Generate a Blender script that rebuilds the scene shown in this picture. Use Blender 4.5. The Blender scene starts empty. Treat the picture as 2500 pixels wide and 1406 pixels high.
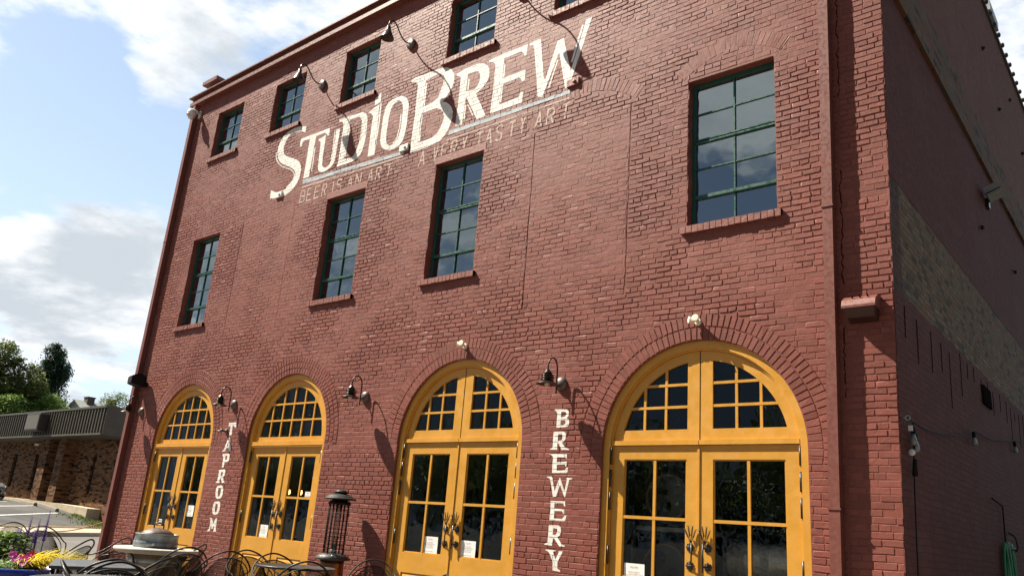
import bpy, bmesh, math, random
from math import sin, cos, pi, radians, sqrt, atan2
from mathutils import Vector, Matrix
from mathutils.geometry import tessellate_polygon

S = bpy.context.scene
COL = S.collection
random.seed(7)

# ------------------------------------------------------------------ camera
cd = bpy.data.cameras.new('camera')
cam = bpy.data.objects.new('camera', cd)
COL.objects.link(cam)
cd.sensor_width = 36.0
cd.lens = 1964.29 / 2500 * 36.0
cd.clip_end = 3000
RX = Vector((0.7741003, 0.6284969, 0.0758967))
RY = Vector((-0.1304943, 0.2757291, -0.9523364))
RZ = Vector((-0.6194675, 0.7272999, 0.2954573))
m = Matrix((RX, -RY, -RZ)).transposed().to_4x4()
m.translation = (5.3862, -8.2649, 1.1202)
cam.matrix_world = m
S.camera = cam

# ------------------------------------------------------------------ light
SUN = Vector((-2.1, -1.0, 2.7)).normalized()          # towards the sun
EL = math.asin(SUN.z)
AZ = atan2(SUN.x, SUN.y)
sd = bpy.data.lights.new('sun', 'SUN')
sd.energy = 5.0
sd.angle = radians(0.5)
sd.color = (1.0, 0.91, 0.77)
so = bpy.data.objects.new('sun', sd)
COL.objects.link(so)
so.rotation_euler = SUN.to_track_quat('Z', 'Y').to_euler()

S.view_settings.view_transform = 'Standard'
S.view_settings.look = 'None'
S.view_settings.gamma = 1.0
S.view_settings.use_curve_mapping = False
S.view_settings.exposure = 1.28

# ------------------------------------------------------------------ sky
W = bpy.data.worlds.new('World')
S.world = W
W.use_nodes = True


class NT:
    """small helper round a node tree"""
    def __init__(s, nt):
        s.nt = nt
        s.n = nt.nodes
        s.l = nt.links

    def node(s, t, **kw):
        n = s.n.new(t)
        for k, v in kw.items():
            setattr(n, k, v)
        return n

    def set(s, sock, v):
        if hasattr(v, 'is_linked') or isinstance(v, bpy.types.NodeSocket):
            s.l.new(v, sock)
        elif isinstance(v, (tuple, list)) and len(v) == 3 and sock.type == 'RGBA':
            sock.default_value = (*v, 1)
        else:
            sock.default_value = v

    def math(s, op, a, b=0.0, c=0.0, clamp=False):
        n = s.node('ShaderNodeMath', operation=op, use_clamp=clamp)
        s.set(n.inputs[0], a)
        s.set(n.inputs[1], b)
        if op in ('MULTIPLY_ADD', 'WRAP'):
            s.set(n.inputs[2], c)
        return n.outputs[0]

    def vmath(s, op, a, b=(0, 0, 0), scale=1.0):
        n = s.node('ShaderNodeVectorMath', operation=op)
        s.set(n.inputs[0], a)
        if op == 'SCALE':
            s.set(n.inputs['Scale'], scale)
        else:
            s.set(n.inputs[1], b)
        return n.outputs['Value'] if op in ('DOT_PRODUCT', 'LENGTH') else n.outputs[0]

    def mix(s, f, a, b, mode='MIX'):
        n = s.node('ShaderNodeMix', data_type='RGBA', blend_type=mode)
        s.set(n.inputs[0], f)
        s.set(n.inputs[6], a)
        s.set(n.inputs[7], b)
        return n.outputs[2]

    def fmix(s, f, a, b):
        n = s.node('ShaderNodeMix', data_type='FLOAT')
        s.set(n.inputs[0], f)
        s.set(n.inputs[2], a)
        s.set(n.inputs[3], b)
        return n.outputs[0]

    def noise(s, vec, scale, detail=3.0, rough=0.5, color=False):
        n = s.node('ShaderNodeTexNoise')
        if vec is not None:
            s.set(n.inputs['Vector'], vec)
        n.inputs['Scale'].default_value = scale
        n.inputs['Detail'].default_value = detail
        n.inputs['Roughness'].default_value = rough
        return n.outputs['Color' if color else 'Fac']

    def step(s, v, a, b, lo=0.0, hi=1.0, smooth=True):
        n = s.node('ShaderNodeMapRange', interpolation_type='SMOOTHSTEP' if smooth else 'LINEAR')
        s.set(n.inputs['Value'], v)
        n.inputs['From Min'].default_value = a
        n.inputs['From Max'].default_value = b
        n.inputs['To Min'].default_value = lo
        n.inputs['To Max'].default_value = hi
        return n.outputs['Result']


def build_sky():
    t = NT(W.node_tree)
    t.n.clear()
    out = t.node('ShaderNodeOutputWorld')
    bg = t.node('ShaderNodeBackground')
    t.l.new(bg.outputs[0], out.inputs[0])
    sky = t.node('ShaderNodeTexSky', sky_type='NISHITA')
    sky.sun_disc = False
    sky.sun_elevation = EL
    sky.sun_rotation = AZ
    sky.altitude = 350
    sky.air_density = 1.2
    sky.dust_density = 1.2
    sky.ozone_density = 1.5
    d = t.node('ShaderNodeTexCoord').outputs['Generated']
    sx = t.node('ShaderNodeSeparateXYZ')
    t.l.new(d, sx.inputs[0])
    zz = t.math('ADD', t.math('MAXIMUM', sx.outputs[2], 0.0), 0.22)
    cb = t.node('ShaderNodeCombineXYZ')
    t.l.new(t.math('DIVIDE', sx.outputs[0], zz), cb.inputs[0])
    t.l.new(t.math('DIVIDE', sx.outputs[1], zz), cb.inputs[1])
    t.l.new(t.math('MULTIPLY', sx.outputs[2], 2.0), cb.inputs[2])
    p = cb.outputs[0]
    n1 = t.math('MULTIPLY_ADD', t.noise(p, 3.1, 12.0, 0.60), 1.55, -0.29)
    n2 = t.noise(t.vmath('ADD', p, (3.1, 1.7, 0.6)), 3.2, 7.0, 0.6)
    dens = n1
    for (c, r, a) in SKY_CLOUDS:
        dp = t.vmath('DOT_PRODUCT', d, Vector(c).normalized())
        k = t.step(dp, cos(radians(r)), 1.0, 0.0, a)
        dens = t.math('ADD', dens, k)
    m = t.step(dens, 0.58, 0.84)
    shade = t.step(t.math('ADD', n2, t.math('MULTIPLY', dens, -0.30)), 0.08, 0.40)
    cl = t.mix(shade, (0.27, 0.295, 0.32), (0.50, 0.505, 0.51))
    skyc = t.mix(1.0, sky.outputs[0], (0.06, 0.06, 0.06), 'MULTIPLY')
    skyc = t.vmath('MINIMUM', skyc, (0.30, 0.36, 0.46))
    hz = t.step(sx.outputs[2], 0.0, 0.55, 0.85, 0.35)
    skyc = t.mix(hz, skyc, (0.345, 0.42, 0.51))
    # hazy northern sky stays pale; behind the viewer it is dimmed to cut fill
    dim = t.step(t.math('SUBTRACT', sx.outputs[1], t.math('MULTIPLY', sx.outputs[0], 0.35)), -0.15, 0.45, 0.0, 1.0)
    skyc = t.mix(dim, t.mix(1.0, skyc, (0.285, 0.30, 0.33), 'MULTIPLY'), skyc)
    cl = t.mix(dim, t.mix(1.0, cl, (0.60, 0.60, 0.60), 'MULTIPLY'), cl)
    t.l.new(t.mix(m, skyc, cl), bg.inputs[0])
    bg.inputs[1].default_value = 1.0


# direction, radius in degrees, amount
SKY_CLOUDS = [
    ((-0.807, 0.316, 0.499), 6.5, 0.24), ((-0.917, 0.305, 0.257), 7, 0.28), ((-0.886, 0.371, 0.278), 6, 0.24),
    ((-0.864, 0.205, 0.460), 6, 0.25), ((-0.914, 0.352, 0.200), 9, 0.26), ((-0.093, 0.864, 0.495), 26, 0.30),
    ((-0.37, -0.78, 0.56), 9, 0.25), ((-0.66, -0.65, 0.34), 11, 0.22), ((-0.85, -0.45, 0.28), 12, 0.20), ((-0.72, -0.45, 0.50), 8, 0.15), ((-0.42, -0.85, 0.36), 7, -0.25),
    ((-0.877, 0.322, 0.356), 7, -0.32), ((-0.874, 0.256, 0.400), 6, -0.25), ((-0.694, 0.450, 0.562), 6, 0.14), ((-0.85, 0.26, 0.456), 3.5, -0.25),
]
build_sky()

# ------------------------------------------------------------------ materials
MATS = {}


def new_mat(name):
    m = bpy.data.materials.new(name)
    m.use_nodes = True
    t = NT(m.node_tree)
    b = t.n['Principled BSDF']
    return m, t, b


def mat(name, col, rough=0.5, metal=0.0, spec=0.5, var=0.12, vscale=6.0, bump=0.0, bscale=40.0, rvar=0.12):
    """plain surface with mottled tone, uneven gloss and a fine bump"""
    if name in MATS:
        return MATS[name]
    m, t, b = new_mat(name)
    co = t.node('ShaderNodeTexCoord').outputs['Object']
    n = t.noise(co, vscale, 4.0, 0.6)
    lo = tuple(c * (1 - var) for c in col)
    hi = tuple(min(1, c * (1 + var)) for c in col)
    t.set(b.inputs['Base Color'], t.mix(t.step(n, 0.3, 0.7), lo, hi))
    n2 = t.noise(co, vscale * 4, 3.0)
    t.set(b.inputs['Roughness'], t.step(n2, 0.3, 0.7, max(0.03, rough - rvar), min(1, rough + rvar)))
    b.inputs['Metallic'].default_value = metal
    b.inputs['Specular IOR Level'].default_value = spec
    if bump:
        bn = t.node('ShaderNodeBump')
        bn.inputs['Strength'].default_value = 1.0
        bn.inputs['Distance'].default_value = bump
        t.l.new(t.noise(co, bscale, 4.0), bn.inputs['Height'])
        t.l.new(bn.outputs[0], b.inputs['Normal'])
    MATS[name] = m
    return m


def brick_mat(name, col, uv=False, bw=0.212, bh=0.0677, mortar=0.0075, depth=0.014, fill=0.55, rough=0.75, mort=0.8,
              colors=None, white=0.0, seed=0.0, spec=0.08, squash=True, chip=0.0):
    """painted or bare brickwork: courses, headers every sixth course, filled joints, uneven faces"""
    if name in MATS:
        return MATS[name]
    m, t, b = new_mat(name)
    tc = t.node('ShaderNodeTexCoord')
    co = tc.outputs['Object']
    if uv:
        base = tc.outputs['UV']
    else:
        sx = t.node('ShaderNodeSeparateXYZ')
        t.l.new(co, sx.inputs[0])
        cb = t.node('ShaderNodeCombineXYZ')
        t.l.new(t.math('ADD', t.math('ADD', sx.outputs[0], sx.outputs[1]), seed), cb.inputs[0])
        t.l.new(sx.outputs[2], cb.inputs[1])
        base = cb.outputs[0]
    wob = t.noise(co, 3.0, 2.0, 0.5, True)
    wob2 = t.noise(co, 22.0, 3.0, 0.6, True)
    v = t.vmath('ADD', base, t.vmath('SCALE', t.vmath('SUBTRACT', wob, (0.5, 0.5, 0.5)), scale=0.05))
    v = t.vmath('ADD', v, t.vmath('SCALE', t.vmath('SUBTRACT', wob2, (0.5, 0.5, 0.5)), scale=0.022))
    br = t.node('ShaderNodeTexBrick')
    t.l.new(v, br.inputs['Vector'])
    br.offset = 0.5
    br.squash = 0.5 if squash else 1.0
    br.squash_frequency = 6
    br.inputs['Color1'].default_value = (0, 0, 0, 1)
    br.inputs['Color2'].default_value = (1, 1, 1, 1)
    br.inputs['Mortar'].default_value = (0.5, 0.5, 0.5, 1)
    br.inputs['Scale'].default_value = 1.0
    br.inputs['Mortar Size'].default_value = mortar
    br.inputs['Mortar Smooth'].default_value = 0.35
    br.inputs['Brick Width'].default_value = bw
    br.inputs['Row Height'].default_value = bh
    fac = br.outputs['Fac']
    rnd = br.outputs['Color']
    # joints are filled up with paint and mortar in places
    full = t.step(t.noise(co, 1.3, 5.0, 0.65), 0.42, 0.62)
    open_ = t.fmix(full, 1.0, 1.0 - fill)
    coarse = t.noise(co, 7.0, 4.0, 0.6)
    fine = t.noise(co, 60.0, 4.0, 0.65)
    h = t.math('MULTIPLY', t.math('SUBTRACT', 1.0, fac), open_)
    h = t.math('ADD', h, t.math('MULTIPLY', rnd, 0.30))
    h = t.math('ADD', h, t.math('MULTIPLY', coarse, 0.55))
    h = t.math('ADD', h, t.math('MULTIPLY', fine, 0.33))
    if chip:
        ch = t.step(t.noise(co, 9.0, 5.0, 0.7), 0.58, 0.66)
        h = t.math('ADD', h, t.math('MULTIPLY', ch, -chip))
    bn = t.node('ShaderNodeBump')
    bn.inputs['Strength'].default_value = 1.0
    bn.inputs['Distance'].default_value = depth
    t.l.new(h, bn.inputs['Height'])
    t.l.new(bn.outputs[0], b.inputs['Normal'])
    if colors:
        cr = t.node('ShaderNodeValToRGB')
        e = cr.color_ramp.elements
        e[0].color = (*colors[0], 1)
        e[1].color = (*colors[-1], 1)
        for i, c in enumerate(colors[1:-1]):
            x = e.new((i + 1) / (len(colors) - 1))
            x.color = (*c, 1)
        mx = t.math('ADD', t.math('MULTIPLY', rnd, 0.85), t.math('MULTIPLY', t.math('SUBTRACT', coarse, 0.5), 0.9))
        t.l.new(mx, cr.inputs[0])
        c = cr.outputs[0]
        c = t.mix(t.math('MULTIPLY', fac, 0.85), c, tuple(x * 0.6 for x in col))
    else:
        lo = tuple(x * 0.86 for x in col)
        hi = tuple(min(1, x * 1.12) for x in col)
        c = t.mix(rnd, lo, hi)
        c = t.mix(t.step(coarse, 0.35, 0.7, 0.0, 0.35), c, tuple(x * 0.74 for x in col))
        c = t.mix(t.math('MULTIPLY', fac, t.math('MULTIPLY', open_, 1 - mort)), c, tuple(x * 0.30 for x in col))
        # bleached, rubbed patches
        rub = t.step(t.noise(co, 0.55, 6.0, 0.7), 0.50, 0.72, 0.0, 0.30)
        c = t.mix(rub, c, tuple(min(1, x * 1.15 + 0.03) for x in col))
    if white:
        worn = t.step(t.noise(co, 26.0, 5.0, 0.7), 0.40 + 0.28 * white, 0.46 + 0.28 * white, 0.0, 1.0)
        c = t.mix(worn, c, white_under)
        c = t.mix(t.math('MULTIPLY', fac, t.math('MULTIPLY', open_, 0.55)), c, white_under)
    t.set(b.inputs['Base Color'], c)
    t.set(b.inputs['Roughness'], t.step(fine, 0.3, 0.7, rough - 0.08, rough + 0.1))
    b.inputs['Specular IOR Level'].default_value = spec
    MATS[name] = m
    return m


def glass_mat(name, tint, rough=0.0, see=0.0, wave=0.004, wscale=1.7, boost=1.0, base=0.0):
    """pane: mirror reflection by Fresnel over a dark or see-through body, slightly wavy"""
    m, t, b = new_mat(name)
    t.n.remove(b)
    out = [n for n in t.n if n.type == 'OUTPUT_MATERIAL'][0]
    co = t.node('ShaderNodeTexCoord').outputs['Object']
    bn = t.node('ShaderNodeBump')
    bn.inputs['Distance'].default_value = wave
    t.l.new(t.noise(co, wscale, 2.0), bn.inputs['Height'])
    gl = t.node('ShaderNodeBsdfGlossy')
    gl.inputs['Roughness'].default_value = rough
    gl.inputs[0].default_value = (0.84, 0.96, 1.0, 1)
    t.l.new(bn.outputs[0], gl.inputs['Normal'])
    tr = t.node('ShaderNodeBsdfTransparent')
    tr.inputs[0].default_value = (*tint, 1)
    fr = t.node('ShaderNodeFresnel')
    fr.inputs[0].default_value = 1.5
    f = t.math('MULTIPLY_ADD', fr.outputs[0], boost, base, clamp=True)
    mx = t.node('ShaderNodeMixShader')
    t.l.new(f, mx.inputs[0])
    t.l.new(tr.outputs[0], mx.inputs[1])
    t.l.new(gl.outputs[0], mx.inputs[2])
    t.l.new(mx.outputs[0], out.inputs[0])
    MATS[name] = m
    return m


RED = (0.200, 0.060, 0.043)


def paint_mat(name, col, rough=0.56, worn=None, wear=0.0, rub=0.32, spec=0.30, bump=0.0028):
    """paint on brick blocks: each block its own tone, rubbed patches, drips of grime, coarse face"""
    m, t, b = new_mat(name)
    co = t.node('ShaderNodeTexCoord').outputs['Object']
    isl = t.node('ShaderNodeNewGeometry').outputs['Random Per Island']
    coarse = t.noise(co, 11.0, 5.0, 0.65)
    fine = t.noise(co, 75.0, 4.0, 0.65)
    big = t.noise(co, 0.6, 6.0, 0.68)
    c = t.mix(isl, tuple(x * 0.84 for x in col), tuple(min(1, x * 1.14) for x in col))
    c = t.mix(t.step(coarse, 0.45, 0.75, 0.0, 0.5), c, tuple(x * 0.72 for x in col))
    c = t.mix(t.step(big, 0.48, 0.70, 0.0, rub), c, tuple(min(1, x * 1.2 + 0.035) for x in col))
    c = t.mix(t.step(t.noise(t.vmath('MULTIPLY', co, (3.0, 3.0, 0.5)), 1.0, 5.0, 0.65), 0.56, 0.75, 0.0, 0.35), c, tuple(x * 0.6 for x in col))
    patch = t.step(t.noise(t.vmath('ADD', co, (7.0, 0.0, 3.0)), 0.28, 5.0, 0.7), 0.40, 0.62)
    c = t.mix(t.math('MULTIPLY', patch, 0.30), c, tuple(x * k for x, k in zip(col, (0.70, 0.62, 0.60))))
    if worn:
        w = t.step(t.noise(co, 30.0, 5.0, 0.72), 0.64 - 0.3 * wear, 0.69 - 0.3 * wear)
        c = t.mix(w, c, worn)
    t.set(b.inputs['Base Color'], c)
    t.set(b.inputs['Roughness'], t.step(fine, 0.3, 0.7, rough - 0.07, rough + 0.1))
    b.inputs['Specular IOR Level'].default_value = spec
    bn = t.node('ShaderNodeBump')
    bn.inputs['Distance'].default_value = bump
    t.l.new(t.math('ADD', t.math('MULTIPLY', fine, 0.5), t.math('MULTIPLY', coarse, 1.6)), bn.inputs['Height'])
    t.l.new(bn.outputs[0], b.inputs['Normal'])
    MATS[name] = m
    return m


M_wall = paint_mat('painted_brick', RED)
M_sign = paint_mat('sign_paint', (0.78, 0.77, 0.71), 0.6, RED, 0.03, 0.1)
M_signblue = paint_mat('sign_paint_grey', (0.42, 0.48, 0.51), 0.6, RED, 0.22, 0.1)
M_signfade = paint_mat('sign_paint_faded', (0.50, 0.37, 0.31), 0.6, RED, 0.20, 0.1)
white_under = (0.10, 0.03, 0.025)
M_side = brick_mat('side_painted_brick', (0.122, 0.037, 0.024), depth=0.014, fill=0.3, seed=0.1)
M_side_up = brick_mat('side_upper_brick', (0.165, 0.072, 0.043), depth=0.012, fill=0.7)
M_side_tan = brick_mat('side_bare_brick', (0.135, 0.10, 0.062), depth=0.014, fill=0.2, mort=0.9,
                       colors=[(0.075, 0.046, 0.026), (0.145, 0.098, 0.050), (0.195, 0.142, 0.078), (0.20, 0.085, 0.034), (0.29, 0.235, 0.15)])
M_ledge = brick_mat('side_ledge_brick', (0.10, 0.085, 0.06), depth=0.012, fill=0.5, mort=0.9, bw=0.4, bh=0.09,
                    colors=[(0.035, 0.032, 0.022), (0.17, 0.07, 0.028), (0.10, 0.08, 0.055), (0.20, 0.09, 0.035)])
M_trim = mat('red_painted_metal', (0.165, 0.052, 0.038), 0.45, var=0.06)
M_yel = mat('yellow_paint', (0.555, 0.275, 0.036), 0.40, var=0.06, vscale=2.2, bump=0.0008, bscale=30)
M_green = mat('green_paint', (0.014, 0.078, 0.058), 0.4, var=0.12)
M_black = mat('black_iron', (0.014, 0.013, 0.013), 0.38, var=0.3, bump=0.001, bscale=90)
M_blackp = mat('black_plastic', (0.011, 0.011, 0.011), 0.7, spec=0.12)
M_bronze = mat('dark_bronze', (0.045, 0.030, 0.024), 0.35, metal=0.6, var=0.25)
M_bronze2 = mat('worn_bronze', (0.12, 0.088, 0.078), 0.4, metal=0.4, var=0.3)
M_white = mat('white_plastic', (0.74, 0.74, 0.72), 0.35)
M_cream = mat('cream_plastic', (0.72, 0.68, 0.55), 0.35)
M_paper = mat('paper', (0.78, 0.78, 0.76), 0.8, var=0.03)
M_ink = mat('ink', (0.03, 0.03, 0.03), 0.8)
M_dark = mat('dark_room', (0.014, 0.012, 0.011), 0.95, spec=0.0)
M_conc = mat('concrete', (0.42, 0.39, 0.33), 0.85, var=0.16, vscale=4, bump=0.002, bscale=60)
M_galv = mat('galvanised_steel', (0.36, 0.40, 0.42), 0.38, metal=0.7, var=0.25, vscale=9)
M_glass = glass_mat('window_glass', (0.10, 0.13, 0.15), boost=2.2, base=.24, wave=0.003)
M_doorglass = glass_mat('door_glass', (0.80, 0.82, 0.80), boost=1.0, wave=0.004, wscale=3.0)

# ------------------------------------------------------------------ mesh building
def sg(n):
    return 1 if n >= 0 else -1


class MB:
    """collects pieces and links them as ONE mesh object"""
    def __init__(s):
        s.v, s.f, s.uv, s.sm = [], [], {}, []

    def quad(s, *p):
        i = len(s.v)
        s.v += [tuple(x) for x in p]
        s.f.append(tuple(range(i, i + len(p))))
        s.sm.append(False)
        return s

    def box(s, x0, x1, y0, y1, z0, z1):
        i = len(s.v)
        s.v += [(x, y, z) for x in (x0, x1) for y in (y0, y1) for z in (z0, z1)]
        for q in ((0, 1, 3, 2), (4, 6, 7, 5), (0, 4, 5, 1), (2, 3, 7, 6), (0, 2, 6, 4), (1, 5, 7, 3)):
            s.f.append(tuple(i + k for k in q))
            s.sm.append(False)
        return s

    def obox(s, c, ax, ay, az):
        """box from centre and three half-axis vectors"""
        c, ax, ay, az = Vector(c), Vector(ax), Vector(ay), Vector(az)
        i = len(s.v)
        s.v += [tuple(c + a * ax + b * ay + d * az) for a in (-1, 1) for b in (-1, 1) for d in (-1, 1)]
        for q in ((0, 1, 3, 2), (4, 6, 7, 5), (0, 4, 5, 1), (2, 3, 7, 6), (0, 2, 6, 4), (1, 5, 7, 3)):
            s.f.append(tuple(i + k for k in q))
            s.sm.append(False)
        return s

    def bevel_box(s, x0, x1, y0, y1, z0, z1, b):
        bm = bmesh.new()
        r = bmesh.ops.create_cube(bm, size=1.0)
        for v in r['verts']:
            v.co = Vector(((x0 + x1) / 2 + v.co.x * (x1 - x0), (y0 + y1) / 2 + v.co.y * (y1 - y0), (z0 + z1) / 2 + v.co.z * (z1 - z0)))
        bmesh.ops.bevel(bm, geom=list(bm.edges), offset=b, segments=2, affect='EDGES', profile=0.5)
        s.add_bm(bm)
        return s

    def add_bm(s, bm, smooth=False):
        i = len(s.v)
        bm.verts.index_update()
        s.v += [tuple(v.co) for v in bm.verts]
        for f in bm.faces:
            s.f.append(tuple(i + v.index for v in f.verts))
            s.sm.append(smooth)
        bm.free()

    def tube(s, path, r, n=8, cap=True, closed=False):
        p = [Vector(q) for q in path]
        rr = r if isinstance(r, (list, tuple)) else [r] * len(p)
        i0 = len(s.v)
        up = None
        for k, q in enumerate(p):
            if closed:
                t = p[(k + 1) % len(p)] - p[k - 1]
            else:
                t = p[min(k + 1, len(p) - 1)] - p[max(k - 1, 0)]
            t.normalize()
            if up is None:
                up = t.orthogonal().normalized()
            else:
                up = (up - t * up.dot(t))
                if up.length < 1e-5:
                    up = t.orthogonal()
                up.normalize()
            w = t.cross(up)
            for j in range(n):
                a = 2 * pi * j / n
                s.v.append(tuple(q + (up * cos(a) + w * sin(a)) * rr[k]))
        K = len(p)
        for k in range(K if closed else K - 1):
            a, b = i0 + k * n, i0 + ((k + 1) % K) * n
            for j in range(n):
                s.f.append((a + j, a + (j + 1) % n, b + (j + 1) % n, b + j))
                s.sm.append(True)
        if cap and not closed:
            s.f.append(tuple(i0 + j for j in reversed(range(n))))
            s.f.append(tuple(i0 + (K - 1) * n + j for j in range(n)))
            s.sm += [False, False]
        return s

    def lathe(s, prof, c=(0, 0, 0), n=24, axis='Z', rot=None, smooth=True, sx=1.0):
        """profile of (radius, height) turned about an axis through c"""
        c = Vector(c)
        i0 = len(s.v)
        R = rot or {'Z': Matrix.Identity(3), 'Y': Matrix.Rotation(-pi / 2, 3, 'X'), 'NY': Matrix.Rotation(pi / 2, 3, 'X'), 'X': Matrix.Rotation(pi / 2, 3, 'Y')}[axis]
        for r, h in prof:
            for j in range(n):
                a = 2 * pi * j / n
                s.v.append(tuple(c + R @ Vector((r * cos(a) * sx, r * sin(a), h))))
        for k in range(len(prof) - 1):
            a, b = i0 + k * n, i0 + (k + 1) * n
            for j in range(n):
                s.f.append((a + j, a + (j + 1) % n, b + (j + 1) % n, b + j))
                s.sm.append(smooth)
        if prof[0][0] > 1e-4:
            s.f.append(tuple(i0 + j for j in reversed(range(n))))
            s.sm.append(False)
        if prof[-1][0] > 1e-4:
            s.f.append(tuple(i0 + (len(prof) - 1) * n + j for j in range(n)))
            s.sm.append(False)
        return s

    def prism(s, loops, y0, y1, back=False, sides=True):
        """polygon with holes in the XZ plane, front at y0, pulled back to y1"""
        L = [[Vector((x, z, 0)) for x, z in lp] for lp in loops]
        flat = [q for lp in L for q in lp]
        tri = tessellate_polygon(L)
        i0 = len(s.v)
        s.v += [(q.x, y0, q.y) for q in flat]
        for a, b, c in tri:
            A, B, C = flat[a], flat[b], flat[c]
            if (B - A).cross(C - A).z < 0:
                b, c = c, b
            s.f.append((i0 + a, i0 + b, i0 + c))
            s.sm.append(False)
        if back or sides:
            i1 = len(s.v)
            s.v += [(q.x, y1, q.y) for q in flat]
            if back:
                for a, b, c in tri:
                    A, B, C = flat[a], flat[b], flat[c]
                    if (B - A).cross(C - A).z < 0:
                        b, c = c, b
                    s.f.append((i1 + a, i1 + c, i1 + b))
                    s.sm.append(False)
            if sides:
                k = 0
                for lp in L:
                    n = len(lp)
                    for j in range(n):
                        a, b = k + j, k + (j + 1) % n
                        s.f.append((i0 + a, i0 + b, i1 + b, i1 + a))
                        s.sm.append(False)
                    k += n
        return s

    def build(s, name, m, parent=None, local=False, recalc=False):
        me = bpy.data.meshes.new(name)
        me.from_pydata(s.v, [], s.f)
        me.polygons.foreach_set('use_smooth', s.sm)
        if s.uv:
            ul = me.uv_layers.new(name='UVMap')
            for poly in me.polygons:
                if poly.index in s.uv:
                    for li, w in zip(poly.loop_indices, s.uv[poly.index]):
                        ul.data[li].uv = w
        if recalc:
            bm = bmesh.new()
            bm.from_mesh(me)
            bmesh.ops.recalc_face_normals(bm, faces=bm.faces)
            bm.to_mesh(me)
            bm.free()
        me.materials.append(m)
        me.update()
        o = bpy.data.objects.new(name, me)
        COL.objects.link(o)
        if parent:
            o.parent = parent
            if not local and parent.parent is None:
                o.location = -parent.location
        return o


def tag(o, label, cat, group=None):
    o['label'] = label
    o['category'] = cat
    if group:
        o['group'] = group
    return o


def thing(name, loc, label, cat, group=None, rz=0.0):
    o = bpy.data.objects.new(name, None)
    o.empty_display_size = 0.2
    COL.objects.link(o)
    o.location = loc
    o.rotation_euler = (0, 0, rz)
    return tag(o, label, cat, group)


def structure(o):
    o['kind'] = 'structure'
    return o


def copy_tree(o, loc, rz=0.0, label=None):
    c = o.copy()
    COL.objects.link(c)
    c.location = loc
    c.rotation_euler = (0, 0, rz)
    if label:
        c['label'] = label
    for ch in o.children:
        d = ch.copy()
        COL.objects.link(d)
        d.parent = c
        for g in ch.children:
            e = g.copy()
            COL.objects.link(e)
            e.parent = d
    return c


def arc(cx, cz, r, a0, a1, n):
    return [(cx + r * cos(radians(a0 + (a1 - a0) * i / n)), cz + r * sin(radians(a0 + (a1 - a0) * i / n))) for i in range(n + 1)]


def smooth_path(pts, k=6):
    """Catmull-Rom through points"""
    P = [Vector(p) for p in pts]
    out = []
    for i in range(len(P) - 1):
        a, b, c, d = P[max(i - 1, 0)], P[i], P[i + 1], P[min(i + 2, len(P) - 1)]
        for j in range(k):
            u = j / k
            out.append(0.5 * ((2 * b) + (c - a) * u + (2 * a - 5 * b + 4 * c - d) * u * u + (3 * b - a - 3 * c + d) * u ** 3))
    out.append(P[-1])
    return out


def text_mesh(lines, size, m, name, parent, loc, spacing=1.25, align='CENTER', rot=(pi / 2, 0, 0)):
    cu = bpy.data.curves.new(name, 'FONT')
    cu.body = '\n'.join(lines)
    cu.size = size
    cu.align_x = align
    cu.space_line = spacing
    tmp = bpy.data.objects.new(name, cu)
    COL.objects.link(tmp)
    dg = bpy.context.evaluated_depsgraph_get()
    me = bpy.data.meshes.new_from_object(tmp.evaluated_get(dg))
    bpy.data.objects.remove(tmp)
    bpy.data.curves.remove(cu)
    R = Matrix.Rotation(rot[2], 4, 'Z') @ Matrix.Rotation(rot[0], 4, 'X')
    me.transform(Matrix.Translation(loc) @ R)
    me.materials.clear()
    me.materials.append(m)
    o = bpy.data.objects.new(name, me)
    COL.objects.link(o)
    if parent:
        o.parent = parent
        if parent.parent is None:
            o.location = -parent.location
    return o


GZ = -0.12            # level of the patio and the street
# ------------------------------------------------------------------ ground
def lot_z(x, y):
    s_ = (x + 25.25) * -0.7637 + (y - 2.70) * -0.6455 - 2.9
    P = [(-50, .03), (0, .03), (1.8, .38), (2.9, .57), (5.2, .85), (9, .98), (11, 1.03), (30, 1.3), (200, 2.0)]
    for (a, za), (b, zb) in zip(P, P[1:]):
        if s_ <= b:
            return za + (zb - za) * (s_ - a) / (b - a)
    return P[-1][1]


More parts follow.
